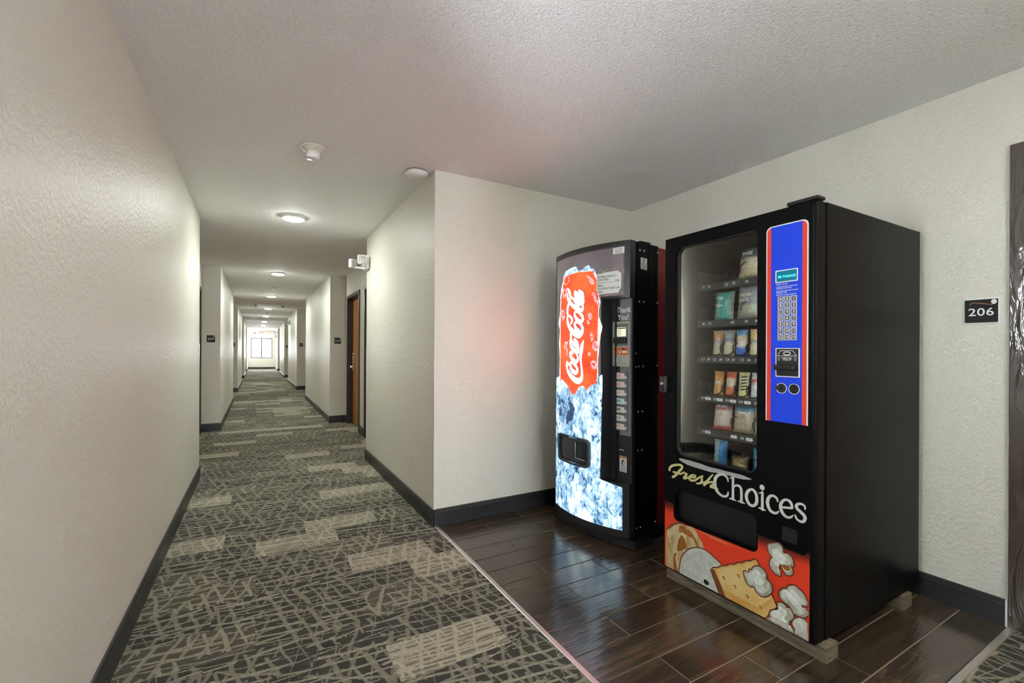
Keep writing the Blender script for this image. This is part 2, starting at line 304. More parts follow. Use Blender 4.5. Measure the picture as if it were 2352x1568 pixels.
ART={'ring': [(1.6529,0.2425),(1.632,0.2744),(1.6019,0.3029),(1.5652,0.3228),(1.5294,0.3246),(1.4946,0.3307),(1.4741,0.3204),(1.4505,0.2945),(1.4339,0.2722),(1.424,0.2478),(1.4669,0.2398),(1.5044,0.2225),(1.5358,0.1928),(1.557,0.1489),(1.5659,0.1036),(1.5675,0.0687),(1.6006,0.0664),(1.6232,0.0674),(1.652,0.0706)],'rim': [(1.653,0.2456),(1.6531,0.2671),(1.6245,0.3014),(1.5872,0.3245),(1.5473,0.3333),(1.5294,0.3246),(1.5652,0.3228),(1.6019,0.3029),(1.632,0.2744)],'core': [(1.5577,0.2675),(1.5433,0.2637),(1.529,0.2396),(1.5253,0.2175),(1.5465,0.1975),(1.579,0.1789),(1.5828,0.1955),(1.5721,0.2414)],'core2': [(1.5293,0.3041),(1.5084,0.3114),(1.4807,0.2893),(1.4603,0.2623),(1.4536,0.2449),(1.467,0.2484),(1.4875,0.2753),(1.5186,0.2785)],'core3': [(1.5688,0.3112),(1.5365,0.3222),(1.5276,0.3076),(1.5257,0.2819),(1.5506,0.2848),(1.5723,0.2772)],'core4': [(1.6048,0.1508),(1.5863,0.1671),(1.5936,0.1372),(1.586,0.1042),(1.5748,0.07),(1.6006,0.0679),(1.6083,0.107)],'cream': [(1.562,0.0666),(1.5623,0.1141),(1.5499,0.1607),(1.5217,0.2013),(1.4872,0.2277),(1.4536,0.242),(1.4207,0.2448),(1.3886,0.2378),(1.3574,0.2241),(1.3314,0.2088),(1.3633,0.1831),(1.3851,0.1656),(1.3724,0.1379),(1.3568,0.1091),(1.3382,0.0658),(1.3721,0.0662),(1.4069,0.0667),(1.4526,0.0684),(1.5036,0.0687)],'hole': [(1.4232,0.0987),(1.4167,0.1072),(1.3975,0.1018),(1.3958,0.0914),(1.4006,0.085),(1.4134,0.0834),(1.4231,0.0888)],'streak': [(1.4775,0.3279),(1.4408,0.3279),(1.4018,0.3276),(1.3579,0.3254),(1.3155,0.3247),(1.2832,0.3194),(1.2977,0.3152),(1.3395,0.3144),(1.3796,0.3147),(1.4082,0.3211),(1.454,0.3235)],'pop1': [(1.1104,0.3891),(1.0906,0.4011),(1.0668,0.4115),(1.0521,0.4022),(1.0461,0.3793),(1.0289,0.3816),(1.0119,0.3709),(1.0076,0.3421),(1.0202,0.3383),(1.0117,0.3272),(1.0116,0.3069),(1.0342,0.2956),(1.0488,0.3145),(1.0576,0.3286),(1.0648,0.3077),(1.0574,0.2841),(1.0662,0.2787),(1.0901,0.2879),(1.1024,0.307),(1.0994,0.3295),(1.0919,0.3417),(1.1072,0.3599)],'pop1k': [(1.0546,0.3284),(1.0373,0.3341),(1.023,0.3342),(1.0201,0.3207),(1.0315,0.313),(1.0401,0.3137)],'pop2': [(1.2178,0.2271),(1.2044,0.2344),(1.1893,0.225),(1.1928,0.2473),(1.1812,0.2522),(1.1715,0.2689),(1.149,0.2814),(1.1269,0.2753),(1.1144,0.2562),(1.1174,0.2426),(1.0989,0.2295),(1.0913,0.2058),(1.1018,0.1857),(1.1202,0.1663),(1.1421,0.1605),(1.1613,0.1701),(1.1679,0.1843),(1.1908,0.1785),(1.2075,0.1932)],'pop3': [(1.0614,0.2107),(1.0484,0.2316),(1.0311,0.2396),(1.0255,0.2539),(1.0003,0.2654),(0.9837,0.2586),(0.9674,0.2491),(0.9513,0.2199),(0.9565,0.206),(0.9726,0.2009),(0.9672,0.1893),(0.9538,0.1903),(0.9458,0.1816),(0.9564,0.1663),(0.9697,0.1538),(0.9887,0.1526),(1.011,0.1586),(1.0195,0.1748),(1.0395,0.1797),(1.057,0.192)],'pop4': [(1.0686,0.1624),(1.0539,0.1726),(1.0366,0.1693),(1.0336,0.1619),(1.0194,0.166),(1.0081,0.1513),(1.0052,0.1296),(1.0192,0.1164),(1.0219,0.0916),(1.0079,0.0904),(1.0022,0.076),(1.0077,0.0614),(1.0361,0.0605),(1.0771,0.0621),(1.1166,0.0624),(1.1182,0.0738),(1.0983,0.0812),(1.1014,0.1008),(1.0924,0.1205),(1.0656,0.14)],'pop5': [(1.008,0.1194),(0.9969,0.1368),(0.9778,0.1496),(0.959,0.148),(0.9457,0.1352),(0.9442,0.1078),(0.9453,0.062),(0.9666,0.0613),(0.9856,0.0621),(1.0022,0.0674),(0.9967,0.0877),(1.0079,0.1049)],'cracker': [(1.3837,0.1661),(1.3699,0.181),(1.3483,0.1887),(1.3271,0.2068),(1.3063,0.2141),(1.2858,0.2316),(1.2656,0.2386),(1.2459,0.2556),(1.2264,0.2623),(1.2072,0.2788),(1.1884,0.2852),(1.1699,0.3013),(1.1621,0.3016),(1.1523,0.2863),(1.1426,0.2647),(1.1346,0.254),(1.1266,0.236),(1.1186,0.2254),(1.1107,0.2076),(1.1029,0.1973),(1.0951,0.1797),(1.0874,0.1696),(1.0797,0.1522),(1.0744,0.1446),(1.1007,0.1104),(1.1227,0.0622),(1.1885,0.0602),(1.2584,0.06),(1.3141,0.0637),(1.3381,0.0674)],'edge': [(1.3837,0.1661),(1.3676,0.1769),(1.333,0.1225),(1.3059,0.0626),(1.3381,0.0674),(1.358,0.1112)]}
CRACKER_DOTS=[(1.3176,0.1565),(1.2441,0.1981),(1.2608,0.1421),(1.2748,0.0813),(1.2022,0.1257),(1.1419,0.108),(1.2187,0.0665)]
STRIP=[(1.5754,0.6536),(1.565,0.6583),(1.5043,0.6586),(1.4463,0.6564),(1.3908,0.6511),(1.3552,0.653),(1.3037,0.6525),(1.23,0.6535),(1.1852,0.6462),(1.1914,0.6424),(1.2258,0.6352),(1.2612,0.6333),(1.2869,0.6352),(1.3377,0.6352),(1.3907,0.6289),(1.4462,0.6304),(1.4845,0.6315),(1.5241,0.6342),(1.5526,0.6415),(1.5691,0.6464)]
CAN=[(0.4702,1.7199),(0.3682,1.7244),(0.2375,1.7145),(0.2268,1.688),(0.2095,1.6569),(0.1959,1.5975),(0.1935,1.5277),(0.1969,1.412),(0.2007,1.2497),(0.2018,1.0755),(0.2061,0.9998),(0.2056,0.9127),(0.5758,0.8795),(0.5747,1.0603),(0.5768,1.2539),(0.5743,1.4475),(0.5654,1.5755),(0.5344,1.6739),(0.5153,1.7029)]
FROST=[(0.5349,1.7218),(0.5033,1.7515),(0.4412,1.7632),(0.3868,1.7668),(0.3593,1.7353),(0.3252,1.7334),(0.3011,1.7508),(0.2704,1.7583),(0.234,1.7299),(0.22,1.7106),(0.1994,1.65),(0.1913,1.597),(0.1923,1.5508),(0.181,1.5095),(0.1919,1.4697),(0.193,1.4234),(0.1785,1.388),(0.1656,1.353),(0.1781,1.3072),(0.1843,1.2669),(0.1905,1.1975),(0.1968,1.1337),(0.196,0.9887),(0.2023,0.9129),(0.5834,0.8787),(0.5928,1.027),(0.5864,1.1569),(0.6034,1.2543),(0.5839,1.3511),(0.6133,1.3982),(0.5822,1.4804),(0.5832,1.5776),(0.5689,1.6403),(0.5413,1.6877)]
CAP=[(0.5349,1.7218),(0.5033,1.7547),(0.4682,1.7521),(0.4412,1.7651),(0.4009,1.7537),(0.3849,1.7665),(0.3639,1.7481),(0.3549,1.7346),(0.3252,1.7322),(0.3011,1.7508),(0.2855,1.7474),(0.2689,1.7581),(0.2519,1.744),(0.234,1.7299),(0.22,1.7106),(0.2303,1.6885),(0.2375,1.7157),(0.3251,1.7274),(0.468,1.7239),(0.4793,1.7163)]
BLOBS=[[(0.2929,1.6962),(0.2625,1.6835),(0.2301,1.6533),(0.2265,1.6296),(0.2513,1.6322),(0.2736,1.6642)],[(0.2402,1.5724),(0.2227,1.5738),(0.1988,1.5281),(0.1823,1.5038),(0.192,1.4871),(0.219,1.5122)],[(0.2349,1.25),(0.2177,1.2731),(0.1974,1.2554),(0.1906,1.2206),(0.2173,1.2032),(0.2383,1.2265)],[(0.2557,1.1265),(0.2379,1.1445),(0.2068,1.1335),(0.1999,1.1046),(0.227,1.0863),(0.2484,1.1032)],[(0.2761,1.4396),(0.2576,1.4503),(0.243,1.4319),(0.2465,1.4086),(0.2646,1.4036)],[(0.2568,1.3149),(0.2424,1.3263),(0.2282,1.2966),(0.2421,1.2617),(0.253,1.2795)],[(0.5673,1.4856),(0.5327,1.489),(0.5068,1.4488),(0.5386,1.4129),(0.5597,1.4464)],[(0.5239,1.2468),(0.4931,1.2716),(0.4698,1.2587),(0.4987,1.2213),(0.5171,1.2087)],[(0.5476,1.6375),(0.4961,1.6244),(0.4899,1.5985),(0.5141,1.5697),(0.5402,1.579)],[(0.5282,1.7112),(0.4793,1.7226),(0.4566,1.688),(0.4904,1.6551),(0.5278,1.673)],[(0.2873,1.3988),(0.2721,1.404),(0.2608,1.3798),(0.2757,1.3746)],[(0.2746,1.1912),(0.2561,1.2001),(0.2488,1.1796),(0.267,1.1676)],[(0.4926,1.215),(0.4752,1.2244),(0.4748,1.1712),(0.4887,1.1773)]]
ICETOP=[(0.6441,1.0174),(0.5928,1.0237),(0.5801,0.9954),(0.5415,1.0043),(0.4966,0.982),(0.4563,0.9536),(0.4348,0.9305),(0.4244,0.9097),(0.395,0.9184),(0.3719,0.9416),(0.3499,0.9674),(0.3205,0.9783),(0.2925,0.9682),(0.277,0.9485),(0.2659,0.9699),(0.2441,0.9889),(0.2162,0.9963),(0.1962,1.0177),(0.1996,1.035),(0.1768,1.0504),(0.1629,1.0567)]

# ------------------------------------------------------------------ surface materials
def wall_mat(name, col, rough=0.44, flat=0.0):
    m, nt, out = new_mat(name); p = principled(nt, out, col, rough, 0, 0.32)
    tc = N(nt, 'ShaderNodeTexCoord')
    n1 = N(nt, 'ShaderNodeTexNoise'); setin(n1, Scale=58.0, Detail=3.0, Roughness=0.55); nt.links.new(tc.outputs['Object'], n1.inputs['Vector'])
    r1 = ramp(nt, [(0.42, (0,0,0)), (0.62, (1,1,1))]); nt.links.new(n1.outputs['Fac'], r1.inputs[0])
    n2 = N(nt, 'ShaderNodeTexNoise'); setin(n2, Scale=190.0, Detail=2.0); nt.links.new(tc.outputs['Object'], n2.inputs['Vector'])
    hgt = M(nt, 'MULTIPLY_ADD', n2.outputs['Fac'], 0.35, r1.outputs[0])
    b = N(nt, 'ShaderNodeBump'); setin(b, Strength=0.34, Distance=0.003); nt.links.new(hgt, b.inputs['Height']); nt.links.new(b.outputs[0], p.inputs['Normal'])
    n3 = N(nt, 'ShaderNodeTexNoise'); setin(n3, Scale=1.3, Detail=3.0); nt.links.new(tc.outputs['Object'], n3.inputs['Vector'])
    c = mixc(nt, n3.outputs['Fac'], tuple(v*0.97 for v in col[:3])+(1,), tuple(min(1, v*1.03) for v in col[:3])+(1,)); nt.links.new(c, p.inputs['Base Color'])
    return m
M_WALL = wall_mat('eggshell_wall_paint', (0.71, 0.685, 0.605, 1))
def ceiling_mat():
    m, nt, out = new_mat('sprayed_ceiling_texture'); col = (0.90, 0.895, 0.89, 1); p = principled(nt, out, col, 0.75, 0, 0.25)
    tc = N(nt, 'ShaderNodeTexCoord')
    v = N(nt, 'ShaderNodeTexVoronoi'); setin(v, Scale=120.0); v.inputs['Randomness'].default_value = 1; nt.links.new(tc.outputs['Object'], v.inputs['Vector'])
    n = N(nt, 'ShaderNodeTexNoise'); setin(n, Scale=75.0, Detail=4.0, Roughness=0.65); nt.links.new(tc.outputs['Object'], n.inputs['Vector'])
    h = M(nt, 'ADD', M(nt, 'MULTIPLY', v.outputs['Distance'], -0.6), n.outputs['Fac'])
    b = N(nt, 'ShaderNodeBump'); setin(b, Strength=0.55, Distance=0.006); nt.links.new(h, b.inputs['Height']); nt.links.new(b.outputs[0], p.inputs['Normal'])
    r = ramp(nt, [(0.30, (0.78,0.775,0.77)), (0.55, col[:3])]); nt.links.new(n.outputs['Fac'], r.inputs[0]); nt.links.new(r.outputs[0], p.inputs['Base Color'])
    return m
M_CEIL = ceiling_mat()
def carpet_mat():
    m, nt, out = new_mat('hatched_loop_carpet'); p = principled(nt, out, (0.1,0.1,0.1,1), 0.95, 0, 0.1)
    tc = N(nt, 'ShaderNodeTexCoord'); P = tc.outputs['Object']
    def noise_(scale, detail=2.0, vec=P, rough=0.5):
        n = N(nt, 'ShaderNodeTexNoise'); setin(n, Scale=scale, Detail=detail, Roughness=rough); nt.links.new(vec, n.inputs['Vector']); return n
    sep = N(nt, 'ShaderNodeSeparateXYZ'); nt.links.new(P, sep.inputs[0]); X, Y = sep.outputs[0], sep.outputs[1]
    # staggered blocks that shift the hatching
    br = N(nt, 'ShaderNodeTexBrick'); br.offset = 0.37; br.squash = 1.0
    setin(br, Scale=1.0); br.inputs['Mortar Size'].default_value = 0.0; br.inputs['Brick Width'].default_value = 0.46; br.inputs['Row Height'].default_value = 0.23
    br.inputs['Color1'].default_value = (0,0,0,1); br.inputs['Color2'].default_value = (1,1,1,1); br.inputs['Bias'].default_value = 0.0
    nt.links.new(P, br.inputs['Vector'])
    blk = br.outputs['Color']
    sb = N(nt, 'ShaderNodeSeparateColor'); nt.links.new(blk, sb.inputs[0]); B = sb.outputs[0]
    wob = noise_(3.2, 2.0); wob2 = noise_(14.0, 2.0)
    W1 = M(nt, 'SUBTRACT', wob.outputs['Fac'], 0.5); W2 = M(nt, 'SUBTRACT', wob2.outputs['Fac'], 0.5)
    wob3 = noise_(150.0, 2.0); W3 = M(nt, 'SUBTRACT', wob3.outputs['Fac'], 0.5)
    def lines(ax, ay, freq, w, wob_a, wob_b, boff, seed):
        c = M(nt, 'ADD', M(nt, 'MULTIPLY', X, ax*freq), M(nt, 'MULTIPLY', Y, ay*freq))
        c = M(nt, 'ADD', c, M(nt, 'MULTIPLY', W1, wob_a)); c = M(nt, 'ADD', c, M(nt, 'MULTIPLY', W2, wob_b))
        c = M(nt, 'ADD', c, M(nt, 'MULTIPLY', W3, 0.16)); c = M(nt, 'ADD', c, M(nt, 'MULTIPLY', B, boff)); c = M(nt, 'ADD', c, seed)
        f = M(nt, 'ABSOLUTE', M(nt, 'SUBTRACT', M(nt, 'FRACT', c), 0.5))
        fl = M(nt, 'FLOOR', c)
        wn = N(nt, 'ShaderNodeTexWhiteNoise', noise_dimensions='1D'); nt.links.new(fl, wn.inputs['W'])
        th = M(nt, 'MULTIPLY', M(nt, 'ADD', wn.outputs['Value'], 0.35), w)
        s = N(nt, 'ShaderNodeMapRange'); s.inputs['From Min'].default_value = 0.0; s.inputs['From Max'].default_value = 0.05
        nt.links.new(M(nt, 'SUBTRACT', th, f), s.inputs['Value']); return s.outputs[0]
    h1 = lines(0.13, 1.0, 19.0, 0.15, 0.85, 0.16, 3.1, 0.0)
    h2 = lines(-0.12, 1.0, 14.0, 0.12, 0.85, 0.16, 5.3, 0.3)
    h3 = lines(0.05, 1.0, 40.0, 0.27, 1.0, 0.4, 2.3, 0.5)
    v1 = lines(1.0, 0.24, 17.0, 0.16, 1.0, 0.18, 4.7, 0.1)
    v2 = lines(1.0, -0.30, 13.0, 0.14, 1.1, 0.2, 7.9, 0.7)
    gate = noise_(4.5, 2.0); g1 = M(nt, 'GREATER_THAN', gate.outputs['Fac'], 0.44); g2 = M(nt, 'LESS_THAN', gate.outputs['Fac'], 0.56)
    brk = noise_(6.5, 2.0); g3 = M(nt, 'GREATER_THAN', brk.outputs['Fac'], 0.40); g4 = M(nt, 'LESS_THAN', brk.outputs['Fac'], 0.60)
    h1 = M(nt, 'MULTIPLY', h1, g3); v2 = M(nt, 'MULTIPLY', v2, g4)
    d1 = lines(0.62, 1.0, 8.0, 0.07, 0.8, 0.2, 6.1, 0.2); d1 = M(nt, 'MULTIPLY', d1, g2)
    light = M(nt, 'GREATER_THAN', B, 0.76); mid = M(nt, 'GREATER_THAN', B, 0.52)
    hh = M(nt, 'MAXIMUM', h1, M(nt, 'MULTIPLY', h2, g1)); hh = M(nt, 'MAXIMUM', hh, M(nt, 'MULTIPLY', h3, M(nt, 'MULTIPLY', light, 0.8)))
    vv = M(nt, 'MAXIMUM', M(nt, 'MULTIPLY', v1, g2), M(nt, 'MULTIPLY', v2, 0.9)); vv = M(nt, 'MULTIPLY', vv, M(nt, 'MULTIPLY_ADD', mid, 0.30, 0.62))
    hatch = M(nt, 'MAXIMUM', M(nt, 'MULTIPLY', hh, 0.92), M(nt, 'MAXIMUM', vv, M(nt, 'MULTIPLY', d1, 0.7)))
    fibre = noise_(420.0, 2.0); fib2 = noise_(1100.0, 1.0); patch = noise_(11.0, 4.0, rough=0.7); grit = noise_(70.0, 3.0)
    hatch = M(nt, 'MULTIPLY', hatch, M(nt, 'MULTIPLY_ADD', grit.outputs['Fac'], 1.2, 0.25, clamp=True))
    dark = mixc(nt, patch.outputs['Fac'], (0.034, 0.035, 0.033, 1), (0.105, 0.102, 0.084, 1))
    dark = mixc(nt, M(nt, 'MULTIPLY', mid, 0.5), dark, (0.16, 0.15, 0.115, 1))
    ground = mixc(nt, light, dark, mixc(nt, grit.outputs['Fac'], (0.14, 0.128, 0.098, 1), (0.30, 0.27, 0.20, 1)))
    line_c = mixc(nt, light, (0.39, 0.365, 0.28, 1), (0.54, 0.50, 0.395, 1))
    c = mixc(nt, hatch, ground, line_c)
    sh = M(nt, 'MULTIPLY_ADD', fib2.outputs['Fac'], 0.7, 0.65)
    mul = N(nt, 'ShaderNodeMix', data_type='RGBA', blend_type='MULTIPLY'); mul.inputs['Factor'].default_value = 1.0
    cc = N(nt, 'ShaderNodeCombineColor'); [nt.links.new(sh, cc.inputs[i]) for i in range(3)]
    nt.links.new(c, mul.inputs['A']); nt.links.new(cc.outputs[0], mul.inputs['B']); nt.links.new(mul.outputs['Result'], p.inputs['Base Color'])
    b = N(nt, 'ShaderNodeBump'); setin(b, Strength=0.7, Distance=0.004); nt.links.new(M(nt, 'ADD', fibre.outputs['Fac'], M(nt, 'MULTIPLY', hatch, 0.5)), b.inputs['Height']); nt.links.new(b.outputs[0], p.inputs['Normal'])
    return m
M_CARPET = carpet_mat()
def tile_mat():
    m, nt, out = new_mat('glazed_wood_look_tile'); p = principled(nt, out, (0.05,0.035,0.025,1), 0.17, 0, 1.0)
    tc = N(nt, 'ShaderNodeTexCoord'); oi = N(nt, 'ShaderNodeObjectInfo')
    mp = N(nt, 'ShaderNodeMapping'); nt.links.new(tc.outputs['Object'], mp.inputs['Vector']); mp.inputs['Scale'].default_value = (1.6, 16.0, 1.0)
    cx = N(nt, 'ShaderNodeCombineXYZ'); [nt.links.new(M(nt, 'MULTIPLY', oi.outputs['Random'], k), cx.inputs[i]) for i, k in enumerate((37.0, 53.0, 11.0))]
    nt.links.new(cx.outputs[0], mp.inputs['Location'])
    n = N(nt, 'ShaderNodeTexNoise'); setin(n, Scale=2.2, Detail=6.0, Roughness=0.62, Distortion=1.2); nt.links.new(mp.outputs[0], n.inputs['Vector'])
    r = ramp(nt, [(0.28, (0.018,0.012,0.009)), (0.5, (0.052,0.033,0.021)), (0.72, (0.105,0.066,0.040))]); nt.links.new(n.outputs['Fac'], r.inputs[0])
    tint = M(nt, 'MULTIPLY_ADD', oi.outputs['Random'], 0.5, 0.75)
    mul = N(nt, 'ShaderNodeMix', data_type='RGBA', blend_type='MULTIPLY'); mul.inputs['Factor'].default_value = 1.0
    cc = N(nt, 'ShaderNodeCombineColor'); [nt.links.new(tint, cc.inputs[i]) for i in range(3)]
    nt.links.new(r.outputs[0], mul.inputs['A']); nt.links.new(cc.outputs[0], mul.inputs['B']); nt.links.new(mul.outputs['Result'], p.inputs['Base Color'])
    mp2 = N(nt, 'ShaderNodeMapping'); nt.links.new(tc.outputs['Object'], mp2.inputs['Vector']); mp2.inputs['Scale'].default_value = (3.0, 22.0, 1.0); nt.links.new(cx.outputs[0], mp2.inputs['Location'])
    n2 = N(nt, 'ShaderNodeTexNoise'); setin(n2, Scale=2.4, Detail=3.0, Distortion=0.8); nt.links.new(mp2.outputs[0], n2.inputs['Vector'])
    b = N(nt, 'ShaderNodeBump'); setin(b, Strength=0.25, Distance=0.004); nt.links.new(n2.outputs['Fac'], b.inputs['Height']); nt.links.new(b.outputs[0], p.inputs['Normal'])
    return m
M_TILE = tile_mat()
M_GROUT = mat('sanded_grout', (0.22, 0.195, 0.155, 1), 0.85, bump=0.3, bscale=900)
M_BASE = mat('dark_vinyl_baseboard', (0.022, 0.022, 0.024, 1), 0.38, spec=0.45, vary=0.15, vscale=5)
M_ALU = mat('brushed_aluminium_strip', (0.62, 0.60, 0.58, 1), 0.38, 0.85, vary=0.05, vscale=40)
M_FRAME = mat('dark_painted_steel_frame', (0.040, 0.037, 0.034, 1), 0.33, spec=0.5)
M_GUARD = mat('clear_plastic_corner_guard', (0.74, 0.72, 0.66, 1), 0.18, spec=0.5)
M_WHITE = mat('white_plastic', (0.78, 0.78, 0.76, 1), 0.35)
M_CREAM = mat('aged_cream_plastic', (0.72, 0.68, 0.58, 1), 0.4)
M_CHROME = mat('satin_chrome', (0.72, 0.72, 0.70, 1), 0.22, 1.0)
M_BLACK = mat('black_plastic', (0.012, 0.012, 0.013, 1), 0.35)
M_BLACKM = mat('textured_black_steel', (0.0035, 0.0035, 0.004, 1), 0.38, spec=0.10, bump=0.10, bscale=700)
M_DARK = mat('dark_interior_steel', (0.014, 0.0155, 0.015, 1), 0.8, spec=0.08)
M_INK = mat('black_ink', (0.01, 0.01, 0.01, 1), 0.7)
M_WINK = mat('white_ink', (0.78, 0.78, 0.76, 1), 0.5)
M_PAPER = mat('off_white_paper', (0.66, 0.68, 0.63, 1), 0.7)
M_LED = mat('lit_led_diffuser', (0.9, 0.9, 0.9, 1), 0.4, emit=LED_COLOR+(1,), estr=LED_STRENGTH)
def wood_mat(name, c0, c1, scale, rough, axis=2):
    m, nt, out = new_mat(name); p = principled(nt, out, c0, rough, 0, 0.4)
    tc = N(nt, 'ShaderNodeTexCoord'); mp = N(nt, 'ShaderNodeMapping'); nt.links.new(tc.outputs['Object'], mp.inputs['Vector'])
    s = [scale, scale, scale]; s[axis] = scale*0.07; mp.inputs['Scale'].default_value = s
    n = N(nt, 'ShaderNodeTexNoise'); setin(n, Scale=1.0, Detail=5.0, Roughness=0.6, Distortion=0.5); nt.links.new(mp.outputs[0], n.inputs['Vector'])
    r = ramp(nt, [(0.3, c0[:3]), (0.7, c1[:3])]); nt.links.new(n.outputs['Fac'], r.inputs[0]); nt.links.new(r.outputs[0], p.inputs['Base Color'])
    b = N(nt, 'ShaderNodeBump'); setin(b, Strength=0.2, Distance=0.002); nt.links.new(n.outputs['Fac'], b.inputs['Height']); nt.links.new(b.outputs[0], p.inputs['Normal'])
    return m
M_DOOR = wood_mat('varnished_door_veneer', (0.36, 0.135, 0.030, 1), (0.46, 0.185, 0.045, 1), 30, 0.3)
M_PLANK = wood_mat('weathered_timber', (0.055, 0.045, 0.032, 1), (0.22, 0.175, 0.115, 1), 90, 0.85, axis=1)
def glass_mat(name, tint=(1,1,1,1), rough=0.0, boost=1.0):
    m, nt, out = new_mat(name)
    tr = N(nt, 'ShaderNodeBsdfTransparent'); tr.inputs[0].default_value = tint
    gl = N(nt, 'ShaderNodeBsdfGlossy'); gl.inputs['Roughness'].default_value = rough
    fr = N(nt, 'ShaderNodeFresnel'); fr.inputs['IOR'].default_value = 1.5
    mx = N(nt, 'ShaderNodeMixShader'); nt.links.new(M(nt, 'MULTIPLY', fr.outputs[0], boost, clamp=True), mx.inputs[0]); nt.links.new(tr.outputs[0], mx.inputs[1]); nt.links.new(gl.outputs[0], mx.inputs[2])
    nt.links.new(mx.outputs[0], out.inputs[0]); return m
M_GLASS = glass_mat('window_glass')
M_VGLASS = glass_mat('vending_glass', (0.90, 0.92, 0.91, 1), 0.03, 0.9)

# ------------------------------------------------------------------ room shell
def struct(name, data, m, label, cat, smooth=False):
    return tag(obj(name, data, m, None, smooth=smooth), label, cat, kind='structure')
def niche_path(xw, xn, sgn):
    pts = []
    for n0, n1 in NICHES:
        pts += [(xw, n0), (xn, n0)]
        for d0, d1 in DOORS: pts += [(xn, n0+d0), (xn+sgn*0.10, n0+d0), (xn+sgn*0.10, n0+d1), (xn, n0+d1)]
        pts += [(xn, n1), (xw, n1)]
    return pts
def headers(bm, xn, sgn):
    for n0, n1 in NICHES:
        for d0, d1 in DOORS:
            a, b = sorted((xn, xn+sgn*0.10)); box(bm, a, b, n0+d0, n0+d1, 2.09, H)
    return bm
struct('wall_left', headers(prism([(XL, 1.25)] + niche_path(XL, NL, -1) + [(XL, YE), (-1.1, YE), (-1.1, 1.25)], 0, H), NL, -1), M_WALL, 'long off-white textured corridor wall with recessed door bays, opposite the vending machines', 'wall')
struct('wall_right', headers(prism([(XA, YA), (XR, YA)] + niche_path(XR, NR, 1) + [(XR, 30.75), (1.75, 30.75), (1.75, 3.15), (XA, 3.15)], 0, H), NR, 1), M_WALL, 'off-white textured wall turning from the corridor into the vending alcove', 'wall')
_wa = prism([(XA, 3.15), (XA, 0.632), (XA+0.10, 0.632), (XA+0.10, -0.40), (XA, -0.40), (XA, -1.3), (3.2, -1.3), (3.2, 3.15)], 0, H)
struct('wall_alcove', box(_wa, XA, XA+0.10, -0.40, 0.632, 2.115, H), M_WALL, 'off-white textured wall behind the vending machines', 'wall')
WL = (0.62, 1.06, 1.22, 2.00)
_wl = bx(XL-0.15, XL, YB, WL[0], 0, H); box(_wl, XL-0.15, XL, WL[0], WL[1], 0, WL[2]); box(_wl, XL-0.15, XL, WL[0], WL[1], WL[3], H); box(_wl, XL-0.15, XL, WL[1], 1.25, 0, H)
struct('wall_left_near', _wl, M_WALL, 'off-white wall around the added side window beside the viewer', 'wall')
_w5 = thing('added_window_4', 'unseen side window added for daylight in the left wall beside the viewer', 'window', (XL-0.08, 0.84, WL[2]), kind='structure'); _f = bmesh.new()  # unseen window, inferred from cool tints and added to light the alcove
for y0, y1, z0, z1 in ((WL[0], WL[0]+0.04, WL[2], WL[3]), (WL[1]-0.04, WL[1], WL[2], WL[3]), (WL[0]+0.04, WL[1]-0.04, WL[3]-0.04, WL[3]), (WL[0]+0.04, WL[1]-0.04, WL[2], WL[2]+0.04)): box(_f, XL-0.11, XL-0.06, y0, y1, z0, z1)
part('window_frame', _w5, _f, M_FRAME); part('pane', _w5, bx(XL-0.087, XL-0.083, WL[0]+0.04, WL[1]-0.04, WL[2]+0.04, WL[3]-0.04), M_GLASS)
WIN3 = (1.20, 1.70, 0.60, 2.10)
struct('wall_near', plate([(XR, 0), (3.2, 0), (3.2, H), (XR, H)], [[(WIN3[0], WIN3[2]), (WIN3[0], WIN3[3]), (WIN3[1], WIN3[3]), (WIN3[1], WIN3[2])]], 0, 0.15, lambda a, b, d: (a, -1.3-d, b)), M_WALL, 'off-white wall with a large added window behind the viewer, facing the vending machines', 'wall')
struct('wall_side', bx(XR, XR+0.12, YB, -1.45, 0, H), M_WALL, 'off-white wall beside the near stretch of corridor', 'wall')
WIN = (-0.315, 0.871, 0.69, 1.947)
for nm, y0, lab in (('wall_end', YE, 'white end wall of the corridor around the bright window'), ('wall_back', YB-0.15, 'wall closing the corridor behind the viewer')):
    fn = lambda a, b, d, y0=y0: (a, y0+d, b)
    struct(nm, plate([(-1.1, 0), (1.75, 0), (1.75, H), (-1.1, H)], [[(WIN[0], WIN[2]), (WIN[0], WIN[3]), (WIN[1], WIN[3]), (WIN[1], WIN[2])]], 0, 0.15, fn), M_WALL, lab, 'wall')
CEIL = struct('ceiling', bx(-1.1, 3.2, YB-0.15, YE+0.15, H, H+0.1), M_CEIL, 'white sprayed-texture ceiling over the corridor and alcove', 'ceiling')
_bm = bmesh.new(); cr = [(0.38+0.566*t, 2.93+0.03*math.sin(t*2.2)+0.006*noise.noise((t*7, 0, 0)), 0.0016*(0.7+0.6*noise.noise((t*13, 5, 0)))) for t in [i/16 for i in range(17)]]
ribbon(_bm, cr, lambda a, b: (a, b, H-0.0006), cap=False); part('hairline_crack', CEIL, _bm, mat('dark_crack_line', (0.28,0.27,0.25,1), 0.9), label='thin wavering hairline crack')  # thin dark ribbon draws the ceiling crack
_bm = bmesh.new(); box(_bm, -1.1, 1.062, YB, YE, -0.06, 0); box(_bm, 1.062, 3.2, YB, YH-0.012, -0.06, 0); box(_bm, 1.062, 1.75, YA, YE, -0.06, 0)
struct('floor', _bm, M_CARPET, 'hatched charcoal and tan carpet running down the corridor', 'floor')
FA = thing('floor_alcove', 'dark wood-look tile floor laid in staggered courses under the vending machines', 'floor', (1.075, YH, 0), kind='structure')
